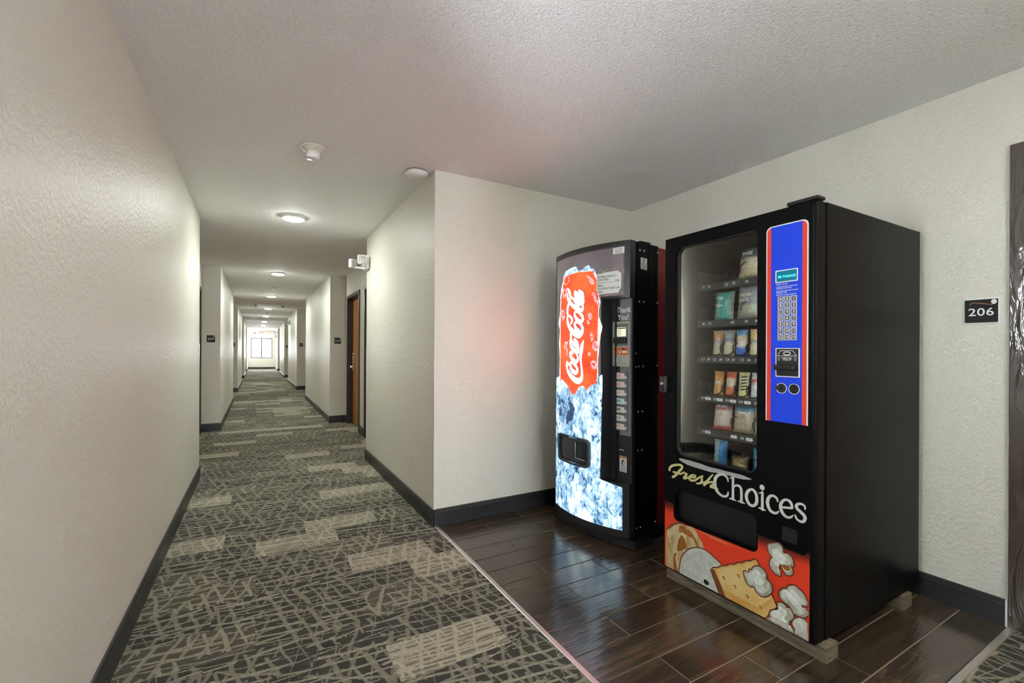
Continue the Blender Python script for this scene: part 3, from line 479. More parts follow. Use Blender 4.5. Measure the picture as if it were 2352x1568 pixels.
part('grout_bed', FA, bx(1.062, 3.2, YH-0.012, YA, -0.06, -0.0035), M_GROUT)
# staggered tiles
_tx0, _tx1, _g, _row = 1.084, XA, 0.0026, 0.1543
_tm = {}
for k in range(15):
    y0, y1 = YH+k*_row, min(YH+(k+1)*_row, YA)
    if y1-y0 < 0.02: continue
    j = 1.383 if k % 2 == 1 else 1.686
    cuts = [_tx0] + [x for x in [j+0.6095*n for n in range(-1, 4)] if _tx0+0.02 < x < _tx1-0.02] + [_tx1]
    for a, b in zip(cuts[:-1], cuts[1:]):
        key = (round(b-a, 3), round(y1-y0, 3))
        if key not in _tm:
            t = bx(-(b-a)/2+_g, (b-a)/2-_g, -(y1-y0)/2+_g, (y1-y0)/2-_g, -0.010, 0.0, bev=0.0012, seg=1)
            me = bpy.data.meshes.new('tile'); t.to_mesh(me); t.free(); me.materials.append(M_TILE); _tm[key] = me
        o = link(bpy.data.objects.new('tile', _tm[key]), FA)
        o.location = ((a+b)/2-1.075, (y0+y1)/2-YH, 0.0006*random.uniform(-1, 1)-0.0004); o.rotation_euler = (random.uniform(-1,1)*0.0012, random.uniform(-1,1)*0.0008, 0)
def strip_profile(bm, p0, p1, w):
    (x0, y0), (x1, y1) = p0, p1; d = Vector((x1-x0, y1-y0, 0)).normalized(); n = Vector((-d.y, d.x, 0))
    prof = [(-w/2, -0.004), (-w/2, 0.0015), (-w/2+0.003, 0.0035), (w/2-0.003, 0.0035), (w/2, 0.0015), (w/2, -0.004)]
    A = [bm.verts.new(Vector((x0, y0, 0))+n*a+Vector((0,0,z))) for a, z in prof]; B = [bm.verts.new(Vector((x1, y1, 0))+n*a+Vector((0,0,z))) for a, z in prof]
    for i in range(len(prof)): bm.faces.new((A[i], A[(i+1) % 6], B[(i+1) % 6], B[i]))
    bm.faces.new(A); bm.faces.new(B[::-1]); bmesh.ops.recalc_face_normals(bm, faces=bm.faces); return bm
struct('trim_1', strip_profile(bmesh.new(), (1.0735, YH-0.012), (1.0735, YA), 0.024), M_ALU, 'long aluminium strip between the corridor carpet and the tiles', 'floor strip')
struct('trim_2', strip_profile(bmesh.new(), (1.062, YH-0.012), (XA, YH-0.012), 0.026), M_ALU, 'aluminium strip across the tiles at the 206 doorway', 'floor strip')
_ti = 2
def guard(x, y, sx, sy, lab):
    global _ti
    _ti += 1; w, t = 0.019, 0.0016
    p = [(x, y), (x+sx*w, y), (x+sx*w, y-sy*t), (x-sx*t, y-sy*t), (x-sx*t, y+sy*w), (x, y+sy*w)]
    struct('trim_%d' % _ti, prism(p, 0.112, 1.25), M_GUARD, lab, 'corner guard')
guard(XR, YA, 1, 1, 'pale plastic corner guard where the corridor meets the vending alcove')
for (n0, n1), bay in zip(NICHES[:2], ('first', 'second')):
    guard(XL, n0, -1, -1, 'pale corner guard where the left wall enters the %s left door bay' % bay)
    guard(XR, n0, 1, -1, 'pale corner guard where the right wall enters the %s right door bay' % bay)
    guard(XL, n1, -1, 1, 'pale corner guard past the %s left door bay' % bay)
    guard(XR, n1, 1, 1, 'pale corner guard past the %s right door bay' % bay)

# baseboards with a stepped top lip
BPROF = [(0, 0), (0.013, 0), (0.013, 0.092), (0.0105, 0.096), (0.0105, 0.100), (0.009, 0.110), (0.005, 0.114), (0, 0.115)]
def base_run(bm, p0, p1, n, e0=0.0, e1=0.0):
    d = (Vector(p1)-Vector(p0)).normalized(); a = Vector(p0)-d*e0; b = Vector(p1)+d*e1; n = Vector(n)
    A = [bm.verts.new((a.x+n.x*t, a.y+n.y*t, z)) for t, z in BPROF]; B = [bm.verts.new((b.x+n.x*t, b.y+n.y*t, z)) for t, z in BPROF]
    k = len(BPROF)
    for i in range(k): bm.faces.new((A[i], A[(i+1) % k], B[(i+1) % k], B[i]))
    bm.faces.new(A[::-1]); bm.faces.new(B)
def base_side(xw, xn, nx, y_start):
    bm = bmesh.new(); y = y_start; t = 0.013
    for n0, n1 in NICHES:
        base_run(bm, (xw, y), (xw, n0), (nx, 0), t if y != y_start else 0, t)
        base_run(bm, (xw, n0), (xn, n0), (0, 1)); base_run(bm, (xn, n1), (xw, n1), (0, -1))
        c = n0
        for d0, d1 in DOORS:
            base_run(bm, (xn, c), (xn, n0+d0-0.001), (nx, 0)); c = n0+d1+0.001
        base_run(bm, (xn, c), (xn, n1), (nx, 0)); y = n1
    base_run(bm, (xw, y), (xw, YE if nx > 0 else 30.75), (nx, 0), t)
    bmesh.ops.recalc_face_normals(bm, faces=bm.faces); return bm
struct('baseboard_left', base_side(XL, NL, 1, YB), M_BASE, 'dark baseboard along the left corridor wall', 'baseboard')
struct('baseboard_right', base_side(XR, NR, -1, YA), M_BASE, 'dark baseboard along the right corridor wall', 'baseboard')
_b = bmesh.new(); base_run(_b, (XR-0.001, YA), (XA, YA), (0, -1)); bmesh.ops.recalc_face_normals(_b, faces=_b.faces)
struct('baseboard_alcove', _b, M_BASE, 'dark baseboard on the alcove wall left of the cola machine', 'baseboard')
_b = bmesh.new(); base_run(_b, (XA, 0.640), (XA, YA), (-1, 0)); bmesh.ops.recalc_face_normals(_b, faces=_b.faces)
struct('baseboard_back', _b, M_BASE, 'dark baseboard below the 206 sign behind the snack machine', 'baseboard')
_b = bmesh.new(); base_run(_b, (XL, YE), (XR, YE), (0, -1)); bmesh.ops.recalc_face_normals(_b, faces=_b.faces)
struct('baseboard_end', _b, M_BASE, 'dark baseboard under the end window', 'baseboard')
struct('trim_20', bx(XA-0.0142, XA, 0.6335, 0.640, 0, 0.116), M_WHITE, 'white painted end of the baseboard beside door 206', 'trim')

# end windows
def window(name, y, s, lab, WIN=WIN):
    w = thing(name, lab, 'window', ((WIN[0]+WIN[1])/2, y, WIN[2]), kind='structure')
    x0, x1, z0, z1 = WIN; fr = bmesh.new(); yf = sorted((y+s*0.05, y+s*0.11))
    for a in ((x0, x1, z0, z0+0.05), (x0, x1, z1-0.05, z1), (x0, x0+0.05, z0, z1), (x1-0.05, x1, z0, z1)): box(fr, a[0], a[1], yf[0], yf[1], a[2], a[3])
    part('window_frame', w, fr, M_FRAME)
    part('mullion', w, bx((x0+x1)/2-0.035, (x0+x1)/2+0.035, yf[0]-0.005, yf[1], z0, z1), M_FRAME)
    for a, b in ((x0+0.05, (x0+x1)/2-0.035), ((x0+x1)/2+0.035, x1-0.05)):
        part('pane', w, bx(a, b, y+s*0.08-0.002, y+s*0.08+0.002, z0+0.05, z1-0.05), M_GLASS)
    part('window_sill', w, bx(x0-0.02, x1+0.02, *sorted((y-s*0.02, y+s*0.15)), z0-0.02, z0), M_WHITE)
    return w
_bm = bx(XR, 1.75, 32.05, YE, 0, H); box(_bm, XR, 1.75, 30.75, 32.05, 2.12, H)
struct('wall_exit', _bm, M_WALL, 'white wall around the glazed side exit at the corridor end', 'wall')
_w4 = thing('door_40', 'glazed side exit door letting daylight in beside the end window', 'door', (1.6, 31.4, 0), kind='structure')
_f = bmesh.new()
for y0, y1, z0, z1 in ((30.75, 30.85, 0, 2.12), (31.95, 32.05, 0, 2.12), (30.85, 31.95, 2.02, 2.12), (30.85, 31.95, 0, 1.25)): box(_f, 1.58, 1.63, y0, y1, z0, z1)
part('door_frame', _w4, _f, M_FRAME); part('pane', _w4, bx(1.603, 1.607, 30.85, 31.95, 1.25, 2.02), M_GLASS)
window('window_1', YE, 1, 'bright sliding window at the far end of the corridor')
window('added_window_3', -1.3, -1, 'large unseen window added for daylight behind the viewer, facing the vending machines', WIN3)  # out of view, added so daylight reaches the alcove and near ceiling
window('added_window_2', YB, -1, 'unseen window added for daylight at the corridor end behind the viewer')  # unseen, added to let daylight in from behind the camera

# guest room doors set in steel frames
def make_door(name, lab, width, height, leaf_m, frame_m, film=False):
    """origin: floor, centre of the opening, on the wall face; the room is at +x, the corridor at -x"""
    d = thing(name, lab, 'door', (0,0,0), kind='structure'); w = width/2; f = bmesh.new()
    for s in (-1, 1):
        a, b = sorted((s*w, s*(w-0.05))); box(f, -0.014, 0.098, a, b, 0, height, bev=0.003, seg=1)
    box(f, -0.014, 0.098, -w+0.0502, w-0.0502, height-0.05, height, bev=0.003, seg=1)
    part('door_frame', d, f, frame_m, world=False)
    leaf = part('door_leaf', d, bx(0.078, 0.0995, -w+0.05, w-0.05, 0.008, height-0.05), leaf_m, world=False)
    lk = part('lock', leaf, bx(0.056, 0.078, w-0.165, w-0.095, 0.86, 1.10, bev=0.009, seg=3), M_CHROME, world=False)
    lv = bmesh.new(); lathe(lv, [(0, 0.02), (0.022, 0.02), (0.022, 0.058)], (0, w-0.13, 0.93), 'X', 16); tube(lv, [(0.028, w-0.13, 0.93), (0.022, w-0.16, 0.93), (0.022, w-0.25, 0.925)], 0.009, 8)
    part('lever_handle', leaf, lv, M_CHROME, world=False, smooth=True)
    kn = bmesh.new(); lathe(kn, [(0, 0.05), (0.016, 0.05), (0.016, 0.078)], (0, w-0.13, 1.14), 'X', 14); part('deadbolt', leaf, kn, M_CHROME, world=False)
    return d
_dn = 2
_proto = make_door('door_2', 'wooden door in a dark frame beside the 210 sign', 1.03, 2.09, M_DOOR, M_FRAME)
_names = {(0, 1, 1): 'wooden door in a dark frame beside the 210 sign', (0, 1, 0): 'dark framed door between the emergency light and door 210', (0, -1, 1): 'dark framed door in the bay beside the 207 sign', (0, -1, 0): 'dark framed door in the 207 bay, hidden by the left wall edge',
          (1, 1, 1): 'dark framed door in the second right bay, far side', (1, 1, 0): 'dark framed door in the second right bay, near side', (1, -1, 1): 'dark framed door in the second left bay, far side', (1, -1, 0): 'dark framed door in the second left bay, near side'}
for k in range(4):
    n0 = NICHES[k][0]
    for sgn in (1, -1):
        for q in (0, 1):
            y = n0 + (DOORS[q][0]+DOORS[q][1])/2; x = NR if sgn == 1 else NL
            lab = _names.get((k, sgn, q), 'dark framed door in one of the far %s bays of the corridor' % ('right' if sgn == 1 else 'left'))
            if (k, sgn, q) == (0, 1, 1): _proto.location = (x, y, 0); continue
            _dn += 1
            r = dup(_proto, (x, y, 0), 0 if sgn == 1 else math.pi, label=lab); r.name = 'door_%d' % _dn
            if k >= 2: r['group'] = 'doors in the far %s bays' % ('right' if sgn == 1 else 'left')
def film_mat():
    m, nt, out = new_mat('brown_frame_under_plastic_film'); p = principled(nt, out, (0.055, 0.036, 0.022, 1), 0.35, 0, 0.5, coat=1.0)
    tc = N(nt, 'ShaderNodeTexCoord'); mp = N(nt, 'ShaderNodeMapping'); mp.inputs['Scale'].default_value = (9, 9, 2.2); nt.links.new(tc.outputs['Object'], mp.inputs['Vector'])
    n = N(nt, 'ShaderNodeTexNoise'); setin(n, Scale=2.0, Detail=3.0, Distortion=1.5); nt.links.new(mp.outputs[0], n.inputs['Vector'])
    b = N(nt, 'ShaderNodeBump'); setin(b, Strength=0.5, Distance=0.012); nt.links.new(n.outputs['Fac'], b.inputs['Height']); nt.links.new(b.outputs[0], p.inputs['Coat Normal']); nt.links.new(b.outputs[0], p.inputs['Normal'])
    r = ramp(nt, [(0.3, (0.040,0.027,0.017)), (0.75, (0.085,0.058,0.038))]); nt.links.new(n.outputs['Fac'], r.inputs[0]); nt.links.new(r.outputs[0], p.inputs['Base Color'])
    return m
M_FILM = film_mat()
_d1 = make_door('door_1', 'brown door frame wrapped in glossy plastic film beside the 206 sign', 1.03, 2.115, M_DOOR, M_FILM)
_d1.location = (XA, 0.632-0.515, 0)

# ------------------------------------------------------------------ corridor fixtures
def ceiling_light():
    t = thing('ceiling_light', 'round white flush LED light glowing on the corridor ceiling', 'ceiling light', (0,0,0), group='LED lights along the corridor ceiling')
    b = bmesh.new(); lathe(b, [(0.0885, -0.020), (0.093, -0.021), (0.100, -0.017), (0.105, -0.006), (0.106, 0.0), (0.0, 0.0)], seg=40); part('trim_ring', t, b, M_WHITE, False, True)
    b = bmesh.new(); lathe(b, [(0.0885, -0.019), (0.084, -0.026), (0.062, -0.031), (0.0, -0.034)], seg=40); part('diffuser', t, b, M_LED, False, True)
    return t
_cl = ceiling_light(); _cl.location = (0.295, 4.64, H); _cl['label'] = 'round LED ceiling light between the domed disc and the 207 bay'; del _cl['group']
_ll = {1: 'round LED ceiling light just past the 207 and 210 signs', 2: 'round LED ceiling light just past the second smoke detector', 3: 'round LED ceiling light just past the two-headed emergency light'}
for k in [1, 2, 3, 4, 5, 6, 7, -2, -3]:
    r = dup(_cl, (0.295, 4.64+3.505*k, H), 0, label=_ll.get(k, 'small round LED ceiling light far down the corridor' if k > 0 else 'round LED ceiling light over the near end of the corridor'))
    if k > 3 or k < 0: r['group'] = 'far corridor ceiling lights' if k > 0 else 'near corridor ceiling lights'
dup(_cl, (1.95, -0.55, H), 0, label='unseen round LED ceiling light added as fill outside door 206')  # extra light out of view, added to brighten the near walls and ceiling
def smoke_detector(loc, lab):
    t = thing('smoke_detector', lab, 'smoke detector', loc)
    b = bmesh.new(); lathe(b, [(0.0, 0), (0.073, 0), (0.0735, -0.006), (0.070, -0.010), (0.062, -0.012), (0.036, -0.030), (0.0, -0.030)], seg=32); part('base', t, b, M_CREAM, False)
    b = bmesh.new(); lathe(b, [(0.036, -0.028), (0.040, -0.034), (0.041, -0.060), (0.036, -0.068), (0.0, -0.070)], seg=32); part('sensor_head', t, b, M_WHITE, False, True)
    b = bmesh.new(); lathe(b, [(0.0, -0.0225), (0.003, -0.0225), (0.003, -0.018)], (0.012, -0.048, 0), seg=10); part('indicator', t, b, M_BLACK, False)
    return t
smoke_detector((0.294, 2.995, H), 'cream smoke detector on the ceiling before the first ceiling light')
smoke_detector((0.30, 10.06, H), 'cream smoke detector on the ceiling between the second and third lights')
smoke_detector((0.30, 16.9, H), 'cream smoke detector on the ceiling beyond the two-headed emergency light')
AP = thing('ceiling_sensor', 'white domed disc on the ceiling at the alcove corner', 'ceiling sensor', (0.962, 3.035, H))
b = bmesh.new(); lathe(b, [(0, 0), (0.074, 0), (0.076, -0.006)], seg=36); part('mount', AP, b, M_BLACK, False)
b = bmesh.new(); lathe(b, [(0.076, -0.005), (0.080, -0.010), (0.080, -0.018), (0.070, -0.030), (0.045, -0.037), (0, -0.039)], seg=36); part('cover', AP, b, M_WHITE, False, True)
for i, (dx, c) in enumerate(((0.008, (1.0, 0.75, 0.3)), (0.030, (0.3, 0.6, 1.0)))):
    b = bmesh.new(); lathe(b, [(0, -0.0345), (0.0022, -0.034), (0.0022, -0.028)], (dx-0.03, -0.060+0.01*i, 0.006), seg=8); part('status_light', AP, b, mat('status_led_%d' % i, c+(1,), 0.3, emit=c+(1,), estr=3.0), False)

# emergency light on the corner by door 208, two adjustable lamp heads
def reflector_mat():
    m, nt, out = new_mat('faceted_lamp_lens'); p = principled(nt, out, (0.85,0.85,0.86,1), 0.12, 0.3, 0.6)
    tc = N(nt, 'ShaderNodeTexCoord'); v = N(nt, 'ShaderNodeTexVoronoi'); setin(v, Scale=85.0); nt.links.new(tc.outputs['Object'], v.inputs['Vector'])
    r = ramp(nt, [(0.0, (0.95,0.95,0.95)), (0.6, (0.42,0.40,0.44))]); nt.links.new(v.outputs['Distance'], r.inputs[0]); nt.links.new(r.outputs[0], p.inputs['Base Color'])
    b = N(nt, 'ShaderNodeBump'); setin(b, Strength=1.0, Distance=0.01); nt.links.new(v.outputs['Distance'], b.inputs['Height']); nt.links.new(b.outputs[0], p.inputs['Normal']); return m
M_LENS = reflector_mat()
def lamp_head(t, c, rz, w=0.088, h=0.098):
    R = Matrix.Translation(c) @ Matrix.Rotation(rz, 4, 'Z')
    b = bmesh.new(); box(b, -w/2, w/2, -0.018, 0.028, -h/2, h/2, bev=0.014, seg=3); bmesh.ops.transform(b, matrix=R, verts=b.verts); hd = part('lamp_head', t, b, M_WHITE, False, True)
    b = bmesh.new(); box(b, -w/2+0.009, w/2-0.009, -0.0205, -0.015, -h/2+0.009, h/2-0.009, bev=0.002, seg=1); bmesh.ops.transform(b, matrix=R, verts=b.verts); part('lens', hd, b, M_LENS, False)
EL = thing('emergency_light', 'white emergency light with two square lamp heads on the right wall corner', 'emergency light', (XR, 5.01, 2.155))
b = bmesh.new(); box(b, -0.045, 0, -0.055, 0.10, -0.075, 0.070, bev=0.012, seg=3); part('housing', EL, b, M_WHITE, False, True)
lamp_head(EL, (-0.088, -0.075, 0.012), math.radians(-16)); lamp_head(EL, (-0.150, 0.085, -0.012), math.radians(28))
for c0, c1 in (((-0.03, -0.02, -0.055), (-0.088, -0.055, -0.045)), ((-0.03, 0.07, -0.055), (-0.135, 0.085, -0.05))):
    b = bmesh.new(); tube(b, [c0, c1], 0.011, 8); part('swivel_arm', EL, b, M_WHITE, False)
EL2 = thing('emergency_light', 'long white ceiling emergency light with two round heads above the second bay', 'emergency light', (0.30, 13.9, H))
part('housing', EL2, bx(-0.30, 0.30, -0.03, 0.05, -0.062, 0, bev=0.006), M_WHITE, False)
for s in (-1, 1):
    b = bmesh.new(); lathe(b, [(0.0, -0.055), (0.040, -0.052), (0.045, -0.03), (0.032, 0.02), (0, 0.03)], (s*0.325, -0.02, -0.045), 'Y', 20); h_ = part('lamp_head', EL2, b, M_WHITE, False, True)
    b = bmesh.new(); lathe(b, [(0, -0.0565), (0.036, -0.0545)], (s*0.325, -0.02, -0.045), 'Y', 20); part('lens', h_, b, M_LENS, False)
def small_elight(y, lab):
    t = thing('emergency_light', lab, 'emergency light', (XR, y, 2.2)); part('housing', t, bx(-0.07, 0, -0.14, 0.14, -0.075, 0.075, bev=0.012), M_WHITE, False)
    for s in (-1, 1):
        b = bmesh.new(); lathe(b, [(0, -0.04), (0.042, -0.035), (0.036, 0.02), (0, 0.03)], (-0.10, s*0.09, 0.0), 'Y', 16); part('lamp_head', t, b, M_LENS, False, True)
small_elight(18.3, 'small white emergency light on the right wall before the third bay')
small_elight(29.5, 'small white emergency light on the right wall near the end window')
EX = thing('exit_sign', 'red EXIT sign hanging from the ceiling before the end window', 'exit sign', (0.27, 30.6, 2.235))
part('case', EX, bx(-0.16, 0.16, -0.02, 0.02, -0.10, 0.10, bev=0.006), M_WHITE, False)
part('canopy', EX, bx(-0.05, 0.05, -0.02, 0.02, 0.10, H-2.235, bev=0.003), M_WHITE, False)
part('lettering', EX, bm_text(bmesh.new(), 'EXIT', 0.185, lambda a, b: Vector((a, -0.0215, b)), bold=0.004, squeeze=0.78), mat('lit_red_exit_letters', (0.8,0.1,0.06,1), 0.4, emit=(1,0.06,0.04,1), estr=0.5), False)
for y, lab in ((29.6, 'pendent sprinkler in front of the exit sign'),):
    t = thing('sprinkler', lab, 'sprinkler', (0.32, y, H)); b = bmesh.new(); lathe(b, [(0, 0), (0.045, 0), (0.045, -0.006), (0.012, -0.012), (0.012, -0.05), (0.032, -0.055), (0.032, -0.06), (0, -0.06)], seg=16); part('escutcheon', t, b, M_CHROME, False)
t = thing('security_camera', 'small dark camera on the end wall above the window', 'camera', (-0.12, YE, 2.27)); part('bracket', t, bx(-0.02, 0.02, -0.08, 0, 0.0, 0.04), M_FRAME, False)
b = bmesh.new(); lathe(b, [(0, -0.19), (0.035, -0.19), (0.038, -0.05), (0, -0.05)], (0.02, 0, -0.02), 'Y', 14); part('camera_body', t, b, M_FRAME, False)
t = thing('fire_alarm_strobe', 'small dark alarm strobe on the right wall near the end', 'alarm', (XR, 30.4, 2.02)); part('housing', t, bx(-0.05, 0, -0.06, 0.06, -0.08, 0.08, bev=0.008), mat('alarm_brown', (0.12,0.07,0.04,1), 0.4), False); part('strobe_lens', t, bx(-0.07, -0.05, -0.03, 0.03, -0.05, 0.02, bev=0.006), M_WHITE, False)
# wall outlet
t = thing('wall_outlet', 'ivory duplex outlet low on the right corridor wall', 'outlet', (XR, 3.405, 0.346))
o_ = part('cover_plate', t, bx(-0.006, 0, -0.037, 0.037, -0.058, 0.058, bev=0.003), M_CREAM, False)
for dz in (-0.021, 0.021):
    s_ = part('receptacle', t, plate([(p[0], p[1]+dz) for p in rrect(-0.017, 0.017, -0.0145, 0.0145, 0.009)], [], 0.0055, 0.0085, lambda a, b, d: (-d, a, b)), M_CREAM, False)
    for dy in (-0.006, 0.006): part('slot', s_, bx(-0.009, -0.0084, dy-0.001, dy+0.001, dz-0.002, dz+0.006), M_INK, False)

# room number signs
M_SIGN = mat('dark_sign_plate', (0.012, 0.0115, 0.011, 1), 0.5, spec=0.2)
def room_sign(num, lab, faceX, loc, w, h, back=0.0):
    t = thing('room_sign', lab, 'room sign', loc)
    mp = (lambda a, b, d: (-d, -a, b)) if faceX else (lambda a, b, d: (a, -d, b))
    if back: part('backing', t, plate(rrect(-w/2-back, w/2+back, -h/2-back, h/2+back, 0.002, 2), [], 0, 0.0025, mp), M_WHITE, False)
    part('plate', t, plate(rrect(-w/2, w/2, -h/2, h/2, 0.002, 2), [], 0.0025 if back else 0, 0.006, mp), M_SIGN, False)
    f = lambda a, b: Vector(mp(a, b, 0.0066))
    part('number', t, bm_text(bmesh.new(), num, h*0.47, lambda a, b: f(a, b-h*0.06), bold=0.0006, spacing=1.05, squeeze=1.12), M_WINK, False)
    b = bmesh.new(); ribbon(b, [(-w*0.36, h*0.26, h*0.035), (-w*0.26, h*0.36, h*0.045), (0, h*0.33, h*0.045), (w*0.34, h*0.25, h*0.035)], f, cap=False); part('swoosh', t, b, mat('copper_swoosh', (0.24,0.085,0.03,1), 0.4), False)
    part('badge', t, sheet(ellipse(w*0.385, h*0.38, w*0.085, h*0.105), f), M_WINK, False)
    b = bmesh.new()
    for i in range(5): box(b, 0, 0, 0, 0, 0, 0) if False else None
    for i in range(6): b2 = sheet(ellipse((i-2.5)*w*0.045, -h*0.33, w*0.008, h*0.012, 8), f); me = bpy.data.meshes.new('x'); b2.to_mesh(me); b2.free(); b.from_mesh(me); bpy.data.meshes.remove(me)
    part('braille', t, b, mat('sign_dots', (0.07,0.05,0.05,1), 0.4), False)
room_sign('206', 'black room sign reading 206 on the wall beside the snack machine', True, (XA, 0.722, 1.394), 0.108, 0.105, 0.006)
room_sign('207', 'black room sign reading 207 in the left door bay', False, (-0.585, NICHES[0][1], 1.364), 0.102, 0.102)
room_sign('210', 'black room sign reading 210 in the right door bay', False, (1.178, NICHES[0][1], 1.362), 0.102, 0.102)
room_sign('213', 'small dark room sign in the second left door bay', False, (-0.585, NICHES[1][1], 1.355), 0.105, 0.105)
room_sign('214', 'small dark room sign in the second right door bay', False, (1.183, NICHES[1][1], 1.362), 0.105, 0.105)
room_sign('218', 'small dark room sign in the third right door bay', False, (1.183, NICHES[2][1], 1.355), 0.105, 0.105)

# ------------------------------------------------------------------ cola machine (local frame: y along the front from the near corner, x into the machine)
CW, CD, CZ0, CZ1 = 0.67, 0.74, 0.065, 1.88
CK = thing('cola_vending_machine', 'tall black cola vending machine with a glowing curved front showing an iced red can', 'vending machine', (1.965, 2.01, 0), math.atan2(0.075, 0.665))
def bul(y): t = y/CW; return 0.077*(1-(2*t-1)**2)
def cf(o): return lambda y, z: Vector((-bul(y)-o, y, z))          # point on the curved front, o in front of it
M_CKB = mat('black_door_skin', (0.018, 0.018, 0.021, 1), 0.30, spec=0.5)
M_CKR = mat('speckled_red_side_panel', (0.19, 0.012, 0.014, 1), 0.45, vary=0.5, vscale=160)
def slab(y0, y1, z0, z1, back, n=16):
    bm = bmesh.new(); rows = []
    for i in range(n+1):
        y = y0+(y1-y0)*i/n; x = -bul(y)
        rows.append([bm.verts.new(p) for p in ((x, y, z0), (x, y, z1), (back, y, z1), (back, y, z0))])
    for a, b in zip(rows[:-1], rows[1:]):
        for k in range(4): bm.faces.new((a[k], a[(k+1) % 4], b[(k+1) % 4], b[k]))
    bm.faces.new(rows[0]); bm.faces.new(rows[-1][::-1]); bmesh.ops.recalc_face_normals(bm, faces=bm.faces); return bm
RY, RZ0, RZ1 = 0.170, 0.395, 1.530                                 # recess for coins and buttons
b = slab(RY, CW, CZ0, CZ1, 0.05); 
for s in (slab(0, RY, RZ1, CZ1, 0.05, 6), slab(0, RY, CZ0, RZ0, 0.05, 6)):
    me = bpy.data.meshes.new('x'); s.to_mesh(me); s.free(); b.from_mesh(me); bpy.data.meshes.remove(me)
box(b, 0.030, 0.05, 0, RY, RZ0, RZ1); box(b, 0.026, 0.05, 0, 0.010, RZ0, RZ1)
DR = part('door', CK, b, M_CKB, False)
b = bx(0.052, 0.285, 0.006, CW-0.006, CZ0+0.02, CZ1, bev=0.003, seg=1)
for z0, z1 in ((CZ0+0.03, CZ1-0.01),):
    for x in (0.075, 0.18, 0.245): box(b, x, x+0.003, 0.003, 0.0065, z0, z1)
box(b, 0.10, 0.20, 0.0, CW, CZ1, CZ1+0.008, bev=0.002, seg=1)
part('door_surround', CK, b, M_BLACKM, False)
part('cabinet', CK, bx(0.285, CD, 0.012, CW-0.012, 0.075, CZ1-0.006, bev=0.004, seg=1), M_CKR, False, label='speckled dark red cabinet side')
b = bx(0.02, CD-0.05, 0.03, CW-0.03, 0.012, 0.085); part('base', CK, b, M_BLACK, False)
# kick plate that follows the curved front and its side return
b = bmesh.new(); n = 16; rows = []
for i in range(n+1):
    y = -0.035+(CW+0.05)*i/n; x = -bul(min(max(y, 0), CW))*0.55+0.012
    rows.append([b.verts.new(p) for p in ((x, y, 0.004), (x-0.006, y, 0.055), (x+0.012, y, 0.058), (x+0.016, y, 0.004))])
for A, B in zip(rows[:-1], rows[1:]):
    for k in range(4): b.faces.new((A[k], A[(k+1) % 4], B[(k+1) % 4], B[k]))
b.faces.new(rows[0]); b.faces.new(rows[-1][::-1]); bmesh.ops.recalc_face_normals(b, faces=b.faces)
box(b, 0.03, 0.20, -0.034, 0.02, 0.0, 0.030)
part('kick_plate', CK, b, M_CKB, False)
for x, y in ((0.08, 0.07), (0.08, CW-0.07), (CD-0.1, 0.07), (CD-0.1, CW-0.07)):
    b = bmesh.new(); lathe(b, [(0, 0), (0.022, 0), (0.022, 0.010), (0.012, 0.012), (0.012, 0.05)], (x, y, 0), seg=12); part('foot', CK, b, M_CHROME, False)
M_RIVET = mat('zinc_rivet', (0.55, 0.54, 0.52, 1), 0.3, 0.9)
_rv = None
for x, z in ((0.099,1.83),(0.140,1.831),(0.278,1.838),(0.095,1.511),(0.137,1.512),(0.276,1.515),(0.066,1.19),(0.066,1.106),(0.093,1.110),(0.134,1.110),(0.275,1.112),(0.087,0.830),(0.130,0.829),(0.086,0.591),(0.126,0.589),(0.078,0.112),(0.116,0.110),(0.265,0.112)):
    if _rv is None:
        b = bmesh.new(); lathe(b, [(0, -0.0045), (0.004, -0.0040), (0.0065, -0.0015), (0.0065, 0.001)], (0, 0, 0), 'Y', 10); _rv = bpy.data.meshes.new('rivet'); b.to_mesh(_rv); b.free(); _rv.materials.append(M_RIVET); _rv.polygons.foreach_set('use_smooth', [True]*len(_rv.polygons))
    o = link(bpy.data.objects.new('rivet', _rv), CK); o.location = (x, 0.0055 if x < 0.28 else 0.012, z)
